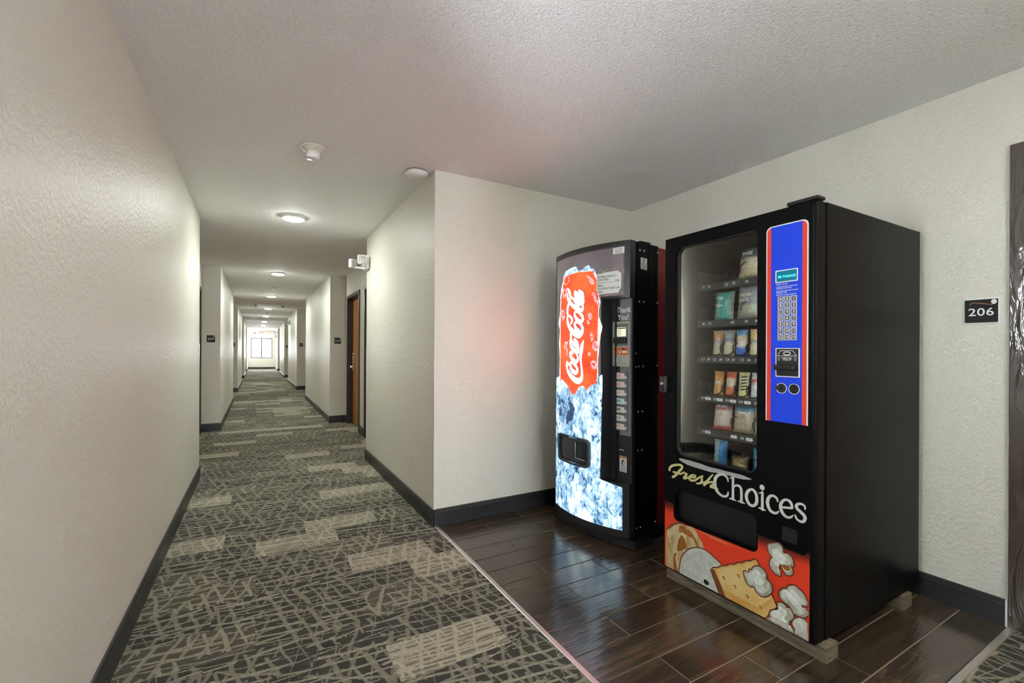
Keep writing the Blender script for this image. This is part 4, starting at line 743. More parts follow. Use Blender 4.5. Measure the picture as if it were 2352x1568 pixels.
# backlit graphic
def glow(name, color, strength, detail=None, rough=0.35):
    m, nt, out = new_mat(name); p = principled(nt, out, (0.02,0.02,0.02,1), rough, 0, 0.4)
    p.inputs['Emission Color'].default_value = color+(1,); p.inputs['Emission Strength'].default_value = strength
    if detail: detail(nt, p)
    return m
def ice_detail(nt, p):
    tc = N(nt, 'ShaderNodeTexCoord')
    n0 = N(nt, 'ShaderNodeTexNoise'); setin(n0, Scale=14.0, Detail=4.0, Roughness=0.6); nt.links.new(tc.outputs['Object'], n0.inputs['Vector'])
    vm = N(nt, 'ShaderNodeVectorMath', operation='MULTIPLY_ADD'); vm.inputs[1].default_value = (0.09, 0.09, 0.09); nt.links.new(n0.outputs['Color'], vm.inputs[0]); nt.links.new(tc.outputs['Object'], vm.inputs[2])
    def vor(scale, sq, rot):
        mp = N(nt, 'ShaderNodeMapping'); mp.inputs['Scale'].default_value = (1, 1.0, sq); mp.inputs['Rotation'].default_value = (rot, 0, 0); nt.links.new(vm.outputs[0], mp.inputs['Vector'])
        v = N(nt, 'ShaderNodeTexVoronoi'); setin(v, Scale=scale); nt.links.new(mp.outputs[0], v.inputs['Vector']); sc = N(nt, 'ShaderNodeSeparateColor'); nt.links.new(v.outputs['Color'], sc.inputs[0]); return sc.outputs[0], v.outputs['Distance']
    c1, d1 = vor(15.0, 0.55, 0.5); c2, d2 = vor(34.0, 0.45, -0.6); c3, d3 = vor(80.0, 0.5, 0.9)
    mp = N(nt, 'ShaderNodeMapping'); mp.inputs['Scale'].default_value = (1, 1.0, 0.4); mp.inputs['Rotation'].default_value = (0.6, 0, 0); nt.links.new(vm.outputs[0], mp.inputs['Vector'])
    n = N(nt, 'ShaderNodeTexNoise'); setin(n, Scale=30.0, Detail=8.0, Roughness=0.78, Distortion=1.6); nt.links.new(mp.outputs[0], n.inputs['Vector'])
    big = N(nt, 'ShaderNodeTexNoise'); setin(big, Scale=6.0, Detail=2.0); nt.links.new(tc.outputs['Object'], big.inputs['Vector'])
    f = M(nt, 'MULTIPLY', c1, 0.10)
    for q, k in ((c2, 0.13), (c3, 0.10), (n.outputs['Fac'], 0.62), (big.outputs['Fac'], 0.30), (d2, -0.10)): f = M(nt, 'ADD', f, M(nt, 'MULTIPLY', q, k))
    r = ramp(nt, [(0.445, (0.003,0.012,0.035)), (0.49, (0.03,0.085,0.18)), (0.535, (0.09,0.18,0.28)), (0.585, (0.17,0.275,0.35)), (0.64, (0.28,0.39,0.44)), (0.70, (0.48,0.60,0.63)), (0.80, (0.9,1.0,1.0))])
    nt.links.new(f, r.inputs[0]); nt.links.new(r.outputs[0], p.inputs['Emission Color'])
def can_detail(nt, p):
    tc = N(nt, 'ShaderNodeTexCoord'); v = N(nt, 'ShaderNodeTexVoronoi'); setin(v, Scale=70.0); nt.links.new(tc.outputs['Object'], v.inputs['Vector'])
    n = N(nt, 'ShaderNodeTexNoise'); setin(n, Scale=7.0, Detail=3.0); nt.links.new(tc.outputs['Object'], n.inputs['Vector'])
    f = M(nt, 'ADD', M(nt, 'MULTIPLY', v.outputs['Distance'], 0.35), M(nt, 'MULTIPLY', n.outputs['Fac'], 0.8))
    r = ramp(nt, [(0.32, (0.34,0.0035,0.001)), (0.50, (0.56,0.0085,0.0018)), (0.75, (0.72,0.022,0.0045))]); nt.links.new(f, r.inputs[0]); nt.links.new(r.outputs[0], p.inputs['Emission Color'])
def frost_detail(nt, p):
    tc = N(nt, 'ShaderNodeTexCoord'); n = N(nt, 'ShaderNodeTexNoise'); setin(n, Scale=60.0, Detail=5.0, Roughness=0.7); nt.links.new(tc.outputs['Object'], n.inputs['Vector'])
    r = ramp(nt, [(0.35, (0.55,0.20,0.20)), (0.5, (0.9,0.62,0.62)), (0.62, (1,0.97,0.97))]); nt.links.new(n.outputs['Fac'], r.inputs[0]); nt.links.new(r.outputs[0], p.inputs['Emission Color'])
def dusk_detail(nt, p):
    tc = N(nt, 'ShaderNodeTexCoord'); n = N(nt, 'ShaderNodeTexNoise'); setin(n, Scale=4.0, Detail=2.0); nt.links.new(tc.outputs['Object'], n.inputs['Vector'])
    r = ramp(nt, [(0.3, (0.034,0.028,0.030)), (0.7, (0.066,0.054,0.056))]); nt.links.new(n.outputs['Fac'], r.inputs[0]); nt.links.new(r.outputs[0], p.inputs['Emission Color'])
G_DUSK = glow('backlit_dusk_print', (0.08,0.065,0.07), 1.0, dusk_detail, 0.2)
G_ICE = glow('backlit_ice_print', (0.6,0.8,1.0), COKE_ICE, ice_detail)
G_CAN = glow('backlit_red_can_print', (0.6,0.03,0.01), COKE_RED, can_detail)
G_FROST = glow('backlit_frost_print', (1,0.9,0.9), 0.6, frost_detail)
G_CAP = glow('backlit_pale_ice_print', (0.6,0.8,1.0), 1.0, ice_detail)
G_WHITE = glow('backlit_white_script', (0.86,1.0,0.98), 1.35)
G_NAVY = glow('backlit_navy_shadow', (0.02,0.03,0.06), 0.6)
GP = part('display_panel', CK, sheet([(0.178, 0.11), (0.648, 0.11), (0.648, 1.842), (0.035, 1.842), (0.035, 1.545), (0.178, 1.545)], cf(0.0012), 0.02), G_DUSK, False, label='backlit plum-grey upper print')
part('red_can', GP, sheet(CAN, cf(0.0028), 0.02), G_CAN, False)
part('can_frost', GP, sheet(FROST, cf(0.0020), 0.02), G_FROST, False)
part('can_frost', GP, sheet(CAP, cf(0.0034), 0.02), G_CAP, False)
def smooth(p, n=4): return [q[:2] for q in crom(list(p)+[p[0]], n)[:-1]]
def chip_detail(nt, p):
    tc = N(nt, 'ShaderNodeTexCoord'); n = N(nt, 'ShaderNodeTexNoise'); setin(n, Scale=90.0, Detail=4.0); nt.links.new(tc.outputs['Object'], n.inputs['Vector'])
    r = ramp(nt, [(0.35, (0.42,0.05,0.05)), (0.5, (0.55,0.16,0.17)), (0.66, (0.75,0.50,0.50))]); nt.links.new(n.outputs['Fac'], r.inputs[0]); nt.links.new(r.outputs[0], p.inputs['Emission Color'])
G_CHIP = glow('backlit_pink_ice_chips', (0.6,0.2,0.2), 0.75, chip_detail)
for bl in BLOBS: part('ice_chip', GP, sheet(smooth(bl), cf(0.0032)), G_CHIP, False)
SLOT = densify(rrect(0.262, 0.566, 0.465, 0.618, 0.028, 5))
def ice_sheet():
    outer = [(0.648, 0.11)] + [(0.648, 1.01)] + ICETOP[1:] + [(0.162, 1.02), (0.178, 0.40), (0.035, 0.372), (0.035, 0.11)]
    return sheet(outer, cf(0.0042), 0.02)
part('ice_print', GP, ice_sheet(), G_ICE, False)
b = bmesh.new()
for i_, s in enumerate(LOGO): ribbon(b, [(y-0.0035, z+0.0035, w) for y, z, w in s], cf(0.0046+0.00006*i_))
part('script_shadow', GP, b, G_NAVY, False)
b = bmesh.new()
for i_, s in enumerate(LOGO): ribbon(b, s, cf(0.0062+0.00008*i_), lift=6e-6)
part('script_lettering', GP, b, G_WHITE, False, label='white flowing script running up the can')
# stainless print edge, delivery hatch
b = bmesh.new(); pts = [(0.652, 0.103), (0.652, 1.848), (0.030, 1.848), (0.030, 1.540)]
for a, c in zip(pts[:-1], pts[1:]): ribbon(b, [(a[0]+(c[0]-a[0])*i/12, a[1]+(c[1]-a[1])*i/12, 0.004) for i in range(13)], cf(0.0022), cap=False)
part('print_edge', GP, b, mat('dull_print_edge', (0.10,0.10,0.11,1), 0.35), False)
HT = part('delivery_hatch', CK, plate(densify(rrect(0.245, 0.583, 0.448, 0.635, 0.038, 6)), [SLOT], 0, 0.016, lambda a, c, d: (-bul(a)-0.004-d, a, c)), mat('teal_grey_hatch_ring', (0.045,0.065,0.075,1), 0.35), False)
part('hatch_well', HT, sheet(SLOT, cf(0.0055), 0.02), mat('hatch_well_dark', (0.010,0.016,0.022,1), 0.25), False)
b = bmesh.new(); tube(b, [cf(0.012)(0.372, 0.60), cf(0.014)(0.372, 0.500), cf(0.012)(0.285, 0.492)], 0.0035, 6); part('flap_wire', HT, b, M_CHROME, False)
# recess fittings
rf = lambda y, z, o=0.0: Vector((0.030-o, y, z))
M_GREY = mat('grey_fitting_plastic', (0.16, 0.17, 0.16, 1), 0.4)
M_SILV = mat('silver_bezel', (0.42, 0.43, 0.41, 1), 0.35, 0.4)
part('selection_plate', CK, bx(0.0285, 0.0300, 0.012, 0.098, 0.68, 1.530), M_GREY, False)
for x_, y_ in ((0.052, 0.006), (0.030, 0.006)): pass
part('recess_rib', CK, bx(0.010, 0.030, 0.118, 0.126, RZ0, RZ1), M_CKB, False)
tl = lambda cy, cz, o: (lambda a, c: rf(cy - a, cz + c, o))
b = bmesh.new(); bm_text(b, 'Thank', 0.050, tl(0.073, 1.460, 0.0030), bold=0.0007, squeeze=0.92); bm_text(b, 'You!', 0.050, tl(0.073, 1.414, 0.0030), bold=0.0007, squeeze=0.92)
part('thank_you_lettering', CK, b, M_WINK, False)
BV = part('payment_bezel', CK, plate(rrect(0.016, 0.150, 1.108, 1.388, 0.006, 3), [rrect(0.026, 0.140, 1.236, 1.374, 0.004, 3)], 0, 0.012, lambda a, c, d: (0.030-d, a, c)), M_SILV, False)
part('bill_acceptor', BV, bx(0.022, 0.030, 0.026, 0.140, 1.236, 1.374), M_GREY, False)
part('bill_screen', BV, sheet([(0.048,1.296),(0.122,1.296),(0.122,1.352),(0.048,1.352)], lambda a, c: rf(a, c, 0.0085)), mat('bill_guide_sticker', (0.62,0.62,0.45,1), 0.4, vary=0.3, vscale=90, emit=(0.6,0.6,0.42,1), estr=0.35), False)
b = bmesh.new()
for z_ in (1.304, 1.314, 1.324, 1.334): box(b, 0.0212, 0.0214, 0.085, 0.116, z_, z_+0.003)
box(b, 0.0212, 0.0214, 0.052, 0.116, 1.343, 1.349); part('guide_print', BV, b, M_INK, False)
part('bill_mouth', BV, bx(0.004, 0.024, 0.040, 0.138, 1.252, 1.290, bev=0.005), M_BLACK, False)
part('card_label', BV, sheet([(0.024,1.180),(0.142,1.180),(0.142,1.228),(0.024,1.228)], lambda a, c: rf(a, c, 0.0126)), mat('orange_payment_sticker', (0.62,0.16,0.035,1), 0.45, vary=0.25, vscale=60), False)
for (y0, y1, z0, z1), c in (((0.030,0.046,1.212,1.224),(0.7,0.04,0.30)), ((0.052,0.076,1.212,1.224),(0.10,0.06,0.05)), ((0.034,0.074,1.194,1.206),(0.75,0.72,0.6)), ((0.084,0.100,1.188,1.206),(0.75,0.52,0.2)), ((0.112,0.140,1.190,1.204),(0.7,0.42,0.28))):
    part('sticker_print', BV, sheet([(y0,z0),(y1,z0),(y1,z1),(y0,z1)], lambda a, c: rf(a, c, 0.0131)), mat('sticker_%d' % int(c[0]*100+c[1]*7919+c[2]*31), c+(1,), 0.5), False)
part('lock_plate', BV, bx(0.014, 0.020, 0.040, 0.122, 1.128, 1.164, bev=0.002, seg=1), M_SILV, False)
b = bmesh.new(); lathe(b, [(0, -0.004), (0.006, -0.004), (0.0075, 0)], (0.014, 0.082, 1.147), 'X', 14); part('key_lock', BV, b, M_CHROME, False)
_bc = [((0.62,0.30,0.30),(0.70,0.60,0.56)), ((0.66,0.28,0.26),(0.70,0.64,0.58)), ((0.62,0.42,0.36),(0.72,0.70,0.62)), ((0.06,0.36,0.34),(0.70,0.74,0.68)), ((0.16,0.15,0.13),(0.66,0.64,0.56)), ((0.40,0.30,0.34),(0.70,0.66,0.62)), ((0.62,0.42,0.33),(0.70,0.64,0.54))]
for i in range(7):
    z0 = 1.030-0.0525*i; c0, c1 = _bc[i]
    pl = part('selection_button', CK, bx(0.020, 0.030, 0.036, 0.136, z0-0.006, z0+0.042, bev=0.001, seg=1), M_GREY, False)
    part('flavour_card', pl, sheet([(0.056,z0+0.002),(0.134,z0+0.002),(0.134,z0+0.036),(0.056,z0+0.036)], lambda a, c: rf(a, c, 0.0103)), mat('flavour_card_%d' % i, c1+(1,), 0.45), False)
    b = bmesh.new(); ribbon(b, [(0.130,z0+0.008,0.008),(0.118,z0+0.026,0.014),(0.106,z0+0.014,0.012),(0.094,z0+0.027,0.010),(0.084,z0+0.014,0.006)], lambda a, c: rf(a, c, 0.0109)); part('flavour_logo', pl, b, mat('flavour_ink_%d' % i, c0+(1,), 0.5), False)
    b = bmesh.new(); lathe(b, [(0, -0.006), (0.0085, -0.005), (0.0095, 0.0)], (0.020, 0.045, z0+0.013), 'X', 16); part('push_button', pl, b, mat('pale_push_button', (0.62,0.64,0.60,1), 0.35), False)
part('coin_return', CK, bx(0.022, 0.030, 0.062, 0.100, 0.585, 0.592, bev=0.001, seg=1), M_SILV, False)
ST = part('warning_sticker', CK, sheet([(0.043,0.453),(0.099,0.453),(0.099,0.551),(0.043,0.551)], lambda a, c: rf(a, c, 0.0010)), M_PAPER, False)
part('sticker_band', ST, sheet([(0.045,0.537),(0.097,0.537),(0.097,0.549),(0.045,0.549)], lambda a, c: rf(a, c, 0.0016)), mat('sticker_orange', (0.55,0.20,0.06,1), 0.5), False)
b = bmesh.new(); ribbon(b, [(0.071+0.015*math.cos(i*0.6283), 0.512+0.015*math.sin(i*0.6283), 0.003) for i in range(11)], lambda a, c: rf(a, c, 0.0016), cap=False); ribbon(b, [(0.078,0.500,0.006),(0.074,0.515,0.010),(0.066,0.524,0.006)], lambda a, c: rf(a, c, 0.0018))
for k in range(5): ribbon(b, [(0.049,0.490-0.007*k,0.002),(0.093-0.004*(k%2),0.490-0.007*k,0.002)], lambda a, c: rf(a, c, 0.0016), cap=False)
part('sticker_print', ST, b, M_INK, False)
# signs taped to the front and side
NT = thing('taped_notice', 'clipped-corner paper notice about the ice machine taped to the cola machine', 'notice', (1.965, 2.01, 0), math.atan2(0.075, 0.665))
part('paper', NT, sheet([(0.206,1.684),(0.198,1.690),(0.064,1.699),(0.044,1.680),(0.045,1.592),(0.062,1.562),(0.196,1.560),(0.203,1.580)], cf(0.0095), 0.02), M_PAPER, False)
b = bmesh.new(); tx = lambda y0, z0: (lambda a, c: cf(0.0103)(y0-a, z0+c))
for s_, z_, sz in (('ICE MACHINE IS', 1.668, 0.0165), ('LOCATED', 1.650, 0.0165), ('FIRST', 1.612, 0.0165), ('FLOOR AT END OF', 1.594, 0.0165), ('HALL', 1.575, 0.0165)): bm_text(b, s_, sz, tx(0.196, z_), bold=0.0002, align='LEFT', shear=0.2)
bm_text(b, 'ON', 0.0165, tx(0.082, 1.637), bold=0.0002, align='LEFT', shear=0.2); ribbon(b, [(0.196,1.630,0.0016),(0.140,1.6315,0.0016),(0.086,1.634,0.0016)], cf(0.0103), cap=False)
part('notice_print', NT, b, M_INK, False)
for st in ([(0.193,1.690,0.002),(0.178,1.718,0.004),(0.168,1.704,0.006),(0.140,1.701,0.003)], [(0.148,1.716,0.004),(0.144,1.708,0.004)], [(0.138,1.717,0.005),(0.134,1.708,0.004)], [(0.100,1.710,0.003),(0.086,1.711,0.003),(0.076,1.708,0.002)], [(0.140,1.553,0.002),(0.060,1.555,0.002),(0.032,1.558,0.004),(0.044,1.570,0.003)], [(0.030,1.720,0.002),(0.031,1.680,0.002)]):
    b = bmesh.new(); ribbon(b, st, cf(0.0060)); part('tape_crease', NT, b, mat('clear_tape', (0.34,0.33,0.32,1), 0.15), False)
S2 = part('service_sticker', CK, sheet([(0.030,1.802),(0.097,1.801),(0.097,1.839),(0.030,1.842)], cf(0.0050), 0.02), M_PAPER, False)
b = bmesh.new()
for k in range(4): ribbon(b, [(0.090-0.004*(k%2),1.832-0.008*k,0.0022),(0.037+0.006*(k%2),1.832-0.008*k,0.0022)], cf(0.0056), cap=False)
part('sticker_print', S2, b, M_INK, False)
S3 = part('rating_sticker', CK, sheet([(0.103,1.716),(0.165,1.712),(0.165,1.785),(0.103,1.787)], lambda a, c: Vector((a, 0.0022, c))), M_PAPER, False)
b = bmesh.new(); ribbon(b, [(0.134,1.778,0.010),(0.134,1.756,0.006)], lambda a, c: Vector((a, 0.0016, c)))
for k in range(6): ribbon(b, [(0.109,1.750-0.006*k,0.002),(0.159,1.750-0.006*k,0.002)], lambda a, c: Vector((a, 0.0016, c)), cap=False)
part('sticker_print', S3, b, M_INK, False)

# ------------------------------------------------------------------ snack machine (front faces -X)
SX, SY0, SY1, SZ0, SZ1, SXB = 1.885, 0.925, 1.668, 0.062, 1.797, 2.835
SM = thing('snack_vending_machine', 'black glass-fronted snack vending machine with Fresh Choices lettering and cracker artwork', 'vending machine', (SX, SY0, 0))
sf = lambda o: (lambda y, z: Vector((SX-o, y, z)))
cab = bmesh.new(); xc = SX+0.072
box(cab, xc, SXB, SY0, SY0+0.03, SZ0, SZ1, bev=0.006); box(cab, xc, SXB, SY1-0.03, SY1, SZ0, SZ1, bev=0.006)
box(cab, xc, SXB, SY0+0.02, SY1-0.02, SZ1-0.035, SZ1); box(cab, xc, SXB, SY0+0.02, SY1-0.02, SZ0, SZ0+0.04); box(cab, SXB-0.03, SXB, SY0+0.02, SY1-0.02, SZ0, SZ1)
part('cabinet', SM, cab, M_BLACKM)
WINDOW = rrect(1.165, 1.603, 0.668, 1.738, 0.042, 7)
door = plate(rrect(SY0+0.001, SY1, SZ0+0.003, SZ1-0.003, 0.004, 2), [WINDOW, rrect(1.163, 1.600, 0.338, 0.492, 0.035, 6)], 0, 0.060, lambda a, c, d: (SX+d, a, c))
bev = [e for e in door.edges if abs(e.verts[0].co.y-(SY0+0.001)) < 0.006 and abs(e.verts[1].co.y-(SY0+0.001)) < 0.006 and abs(e.verts[0].co.x-SX) < 1e-4 and abs(e.verts[1].co.x-SX) < 1e-4 and abs(e.verts[0].co.z-e.verts[1].co.z) > 1]
if bev: bmesh.ops.bevel(door, geom=bev, offset=0.016, segments=5, profile=0.5, affect='EDGES')
SD = part('door', SM, door, M_BLACKM)
part('window_gasket', SD, plate(rrect(1.160, 1.608, 0.663, 1.743, 0.046, 7), [rrect(1.171, 1.597, 0.674, 1.732, 0.040, 7)], 0.012, 0.030, lambda a, c, d: (SX+d, a, c)), M_BLACK)
# bowed pane
gb = bmesh.new(); nY, nZ = 8, 12; grid = [[gb.verts.new((SX+0.022-0.006*(1-(2*i/nY-1)**2)*(1-(2*j/nZ-1)**2), 1.166+(1.602-1.166)*i/nY, 0.669+(1.737-0.669)*j/nZ)) for j in range(nZ+1)] for i in range(nY+1)]
for i in range(nY):
    for j in range(nZ): gb.faces.new((grid[i][j], grid[i+1][j], grid[i+1][j+1], grid[i][j+1]))
part('glass_pane', SD, gb, M_VGLASS, smooth=True)
part('corner_cap', SM, bx(SX-0.006, SX+0.052, SY0-0.004, SY0+0.115, SZ1, SZ1+0.014, bev=0.004), M_BLACK)
part('hinge_gap', SM, plate(rrect(SY0+0.012, SY1-0.012, SZ0+0.01, SZ1-0.012, 0.004, 2), [rrect(1.150, 1.618, 0.30, 1.755, 0.004, 2)], 0.060, 0.072, lambda a, c, d: (SX+d, a, c)), M_INK)
LK = part('door_lock', SM, bx(SX-0.030, SX-0.0005, 1.640, 1.682, 0.985, 1.075, bev=0.008), mat('dark_grey_lock_body', (0.012,0.012,0.013,1), 0.4))
b = bmesh.new(); lathe(b, [(0, -0.006), (0.008, -0.006), (0.010, 0)], (SX-0.030, 1.661, 1.035), 'X', 14); part('lock_cylinder', LK, b, M_CHROME)
# control panel with red stripes and white border
panel_o = [(1.1245, 0.913)] + [(0.957, 0.913)] + [(0.957+0.022*(1-math.cos(a)), 1.729-0.022*(1-math.sin(a))) for a in [i*math.pi/10 for i in range(6)]] + [(1.1245-0.022*(1-math.cos(a)), 1.729-0.022*(1-math.sin(a))) for a in [(5-i)*math.pi/10 for i in range(6)]]
def inset(pts, d, cx=1.041, cz=1.32): return [(cx+(p[0]-cx)*(1-d/0.084), cz+(p[1]-cz)*(1-(d/0.408 if p[1] > cz else 0))) for p in pts]
CP = part('control_panel', SD, plate(panel_o, [], 0, 0.0020, lambda a, c, d: (SX-d, a, c)), M_WINK)
def striped():
    m, nt, out = new_mat('red_and_blue_panel_print'); p = principled(nt, out, (0,0,1,1), 0.35, 0, 0.4)
    tc = N(nt, 'ShaderNodeTexCoord'); sp = N(nt, 'ShaderNodeSeparateXYZ'); nt.links.new(tc.outputs['Object'], sp.inputs[0])
    d = M(nt, 'ABSOLUTE', M(nt, 'SUBTRACT', sp.outputs[1], 1.041-SY0)); s = M(nt, 'GREATER_THAN', d, 0.0625)
    nt.links.new(mixc(nt, s, (0.010, 0.055, 0.72, 1), (0.80, 0.055, 0.026, 1)), p.inputs['Base Color']); return m
part('panel_print', CP, sheet(inset(panel_o, 0.0045), sf(0.0025)), striped())
part('display_rim', CP, plate(rrect(0.9955, 1.084, 1.489, 1.540, 0.002, 2), [rrect(0.9985, 1.081, 1.4925, 1.5365, 0.001, 2)], 0.002, 0.005, lambda a, c, d: (SX-d, a, c)), M_WINK)
part('display', CP, sheet([(0.998,1.492),(1.0815,1.492),(1.0815,1.537),(0.998,1.537)], sf(0.003)), mat('display_filter', (0.004,0.016,0.024,1), 0.15, emit=(0.0,0.16,0.24,1), estr=0.35))
part('display_text', CP, bm_text(bmesh.new(), 'BE TXAKOZ', 0.0118, lambda a, c: sf(0.0036)(1.0385-a, 1.5125+c), bold=0.0001, spacing=1.12), mat('cyan_segments', (0.0,0.3,0.35,1), 0.4, emit=(0.05,0.85,1.0,1), estr=1.6))
b = bmesh.new()
for s_, z_ in (('INSERT MONEY', 1.482), ('TOTAL MONEY DEPOSITED', 1.4715), ('APPEARS IN DISPLAY', 1.4645), ('PUSH BUTTONS MATCHING', 1.454), ('DESIRED ITEM', 1.447), ('RECEIVE CHANGE BELOW', 1.4375)): bm_text(b, s_, 0.0072, (lambda z_: (lambda a, c: sf(0.0031)(1.0815-a, z_+c)))(z_), bold=0.0001, align='LEFT', squeeze=0.95)
part('instruction_print', CP, b, M_WINK)
_keys = [('A','0','1'),('B','2','3'),('C','4','5'),('D','6','7'),('E','8','9'),('F','10','11'),('G','12','13')]
for r_, row in enumerate(_keys):
    for c_, k_ in enumerate(row):
        cy, cz = 1.0625-0.0262*c_, 1.4195-0.0261*r_
        kb = part('keypad_button', CP, plate([(cy+p[0], cz+p[1]) for p in rrect(-0.0112, 0.0112, -0.0118, 0.0118, 0.001, 2)], [[(cy+p[0], cz+p[1]) for p in rrect(-0.0085, 0.0085, -0.009, 0.009, 0.0008, 2)]], 0.002, 0.0055, lambda a, c, d: (SX-d, a, c)), mat('silver_key_rim', (0.66,0.66,0.64,1), 0.35, 0.2))
        part('key_face', kb, bx(SX-0.0042, SX-0.002, cy-0.0086, cy+0.0086, cz-0.0091, cz+0.0091), mat('dark_key_face', (0.10,0.09,0.085,1), 0.4))
        part('key_print', kb, bm_text(bmesh.new(), k_, 0.0165 if len(k_) == 1 else 0.0135, (lambda cy, cz: (lambda a, c: sf(0.0047)(cy-a, cz+c)))(cy, cz), bold=0.0004), M_WINK)
BA = part('bill_slot', CP, plate(rrect(0.9865, 1.0815, 1.1005, 1.2185, 0.002, 2), [rrect(0.9905, 1.0785, 1.1040, 1.2155, 0.001, 2)], 0.002, 0.006, lambda a, c, d: (SX-d, a, c)), M_WINK)
part('slot_plate', BA, bx(SX-0.005, SX-0.002, 0.990, 1.079, 1.1035, 1.216), M_BLACK)
part('bill_mouth', BA, bx(SX-0.026, SX-0.004, 0.998, 1.083, 1.1295, 1.1500, bev=0.005), M_BLACK)
b = bmesh.new(); tr = [(1.0735,1.187),(1.062,1.208),(1.012,1.208),(0.998,1.187),(1.0735,1.187)]
for p, q in zip(tr[:-1], tr[1:]): ribbon(b, [p+(0.0020,), q+(0.0020,)], sf(0.0056), cap=False)
for k in range(1): ribbon(b, [(1.036+0.014*math.cos(i*0.6283), 1.197+0.006*math.sin(i*0.6283), 0.003) for i in range(11)], sf(0.0056), cap=False)
for y_ in (1.068, 1.003): ribbon(b, [(y_+0.004,1.180,0.0012),(y_-0.004,1.180,0.0012),(y_,1.167,0.0012),(y_+0.004,1.180,0.0012)], sf(0.0056), cap=False)
bm_text(b, 'INSERT BILL', 0.0080, lambda a, c: sf(0.0056)(1.0355-a, 1.1775+c), bold=0.0002); bm_text(b, 'FACE UP', 0.0080, lambda a, c: sf(0.0056)(1.0355-a, 1.1705+c), bold=0.0002)
part('slot_print', BA, b, M_WINK)
for cy, kn in ((1.0585, True), (1.0085, False)):
    c_ = part('coin_knob' if kn else 'coin_slot', CP, plate(ellipse(cy, 1.0535, 0.0215, 0.0215, 28), [ellipse(cy, 1.0535, 0.0195, 0.0195, 28)], 0.002, 0.0045, lambda a, c, d: (SX-d, a, c)), M_WINK)
    part('cup', c_, sheet(ellipse(cy, 1.0535, 0.0196, 0.0196, 28), sf(0.0032)), M_BLACK)
    if kn:
        b = bmesh.new(); lathe(b, [(0, -0.022), (0.0085, -0.022), (0.0095, -0.02), (0.0095, -0.003)], (SX, cy+0.006, 1.0555), 'X', 16); part('push_knob', c_, b, mat('glossy_black_knob', (0.02,0.02,0.02,1), 0.2))
    else: part('slit', c_, bx(SX-0.006, SX-0.0032, cy-0.015, cy+0.015, 1.0515, 1.0545), M_INK)
# delivery flap, coin return
PF = part('delivery_flap', SD, plate(rrect(1.158, 1.606, 0.333, 0.497, 0.038, 6), [], 0.030, 0.045, lambda a, c, d: (SX+d, a, c)), mat('matt_black_flap', (0.006,0.0065,0.008,1), 0.35))
part('push_lettering', PF, bm_text(bmesh.new(), 'PUSH', 0.062, lambda a, c: Vector((SX+0.0292, 1.405-a, 0.432+c)), spacing=1.25), mat('embossed_black', (0.022,0.023,0.025,1), 0.25))
CR = part('coin_return_cup', SD, plate(rrect(0.962, 1.080, 0.400, 0.520, 0.010, 4), [rrect(0.990, 1.060, 0.425, 0.492, 0.004, 3)], 0, 0.004, lambda a, c, d: (SX-d, a, c)), M_BLACKM)
part('cup_flap', CR, plate(rrect(0.994, 1.056, 0.429, 0.488, 0.003, 3), [], 0.0005, 0.002, lambda a, c, d: (SX-d, a, c)), M_BLACK)
# printed lettering and artwork
b = bmesh.new()
for i_, s_ in enumerate(FRESH): ribbon(b, s_, sf(0.0026+0.0001*i_), lift=6e-6)
part('fresh_lettering', SD, b, mat('pale_yellow_ink', (0.58, 0.54, 0.24, 1), 0.45), label='pale yellow brush script')
b = bmesh.new()
for i_, s_ in enumerate(CHOICES): ribbon(b, s_, sf(0.0014+0.00006*i_))
_d = sheet(ellipse(IDOT[0], IDOT[1], 0.0112, 0.0118, 20), sf(0.0016)); _m = bpy.data.meshes.new('x'); _d.to_mesh(_m); _d.free(); b.from_mesh(_m); bpy.data.meshes.remove(_m)
part('choices_lettering', SD, b, mat('light_grey_ink', (0.55, 0.57, 0.53, 1), 0.45), label='large grey-white serif lettering')
part('silver_strip', SD, sheet(STRIP, sf(0.0008)), mat('silver_strip_grey', (0.40,0.41,0.40,1), 0.4, 0.2, vary=0.15, vscale=50))  # light grey silver strip below the glass
def art_mat(name, c0, c1, scale=40.0, stretch=(1,1,1), rough=0.4):
    m, nt, out = new_mat(name); p = principled(nt, out, c0+(1,), rough, 0, 0.4); tc = N(nt, 'ShaderNodeTexCoord'); mp = N(nt, 'ShaderNodeMapping'); mp.inputs['Scale'].default_value = stretch; nt.links.new(tc.outputs['Object'], mp.inputs['Vector'])
    n = N(nt, 'ShaderNodeTexNoise'); setin(n, Scale=scale, Detail=3.0, Distortion=0.6); nt.links.new(mp.outputs[0], n.inputs['Vector']); r = ramp(nt, [(0.32, c0), (0.68, c1)]); nt.links.new(n.outputs['Fac'], r.inputs[0]); nt.links.new(r.outputs[0], p.inputs['Base Color']); return m
def fade_mat():
    m, nt, out = new_mat('red_print_fading_to_black'); p = principled(nt, out, (0.6,0.03,0.01,1), 0.4, 0, 0.4); tc = N(nt, 'ShaderNodeTexCoord'); sp = N(nt, 'ShaderNodeSeparateXYZ'); nt.links.new(tc.outputs['Object'], sp.inputs[0])
    r = ramp(nt, [(0.0, (0.74,0.050,0.018)), (0.62, (0.72,0.046,0.016)), (0.86, (0.14,0.012,0.006)), (1.0, (0.0085,0.0085,0.009))]); nt.links.new(M(nt, 'DIVIDE', M(nt, 'SUBTRACT', sp.outputs[2], 0.26), 0.155), r.inputs[0]); nt.links.new(r.outputs[0], p.inputs['Base Color']); return m
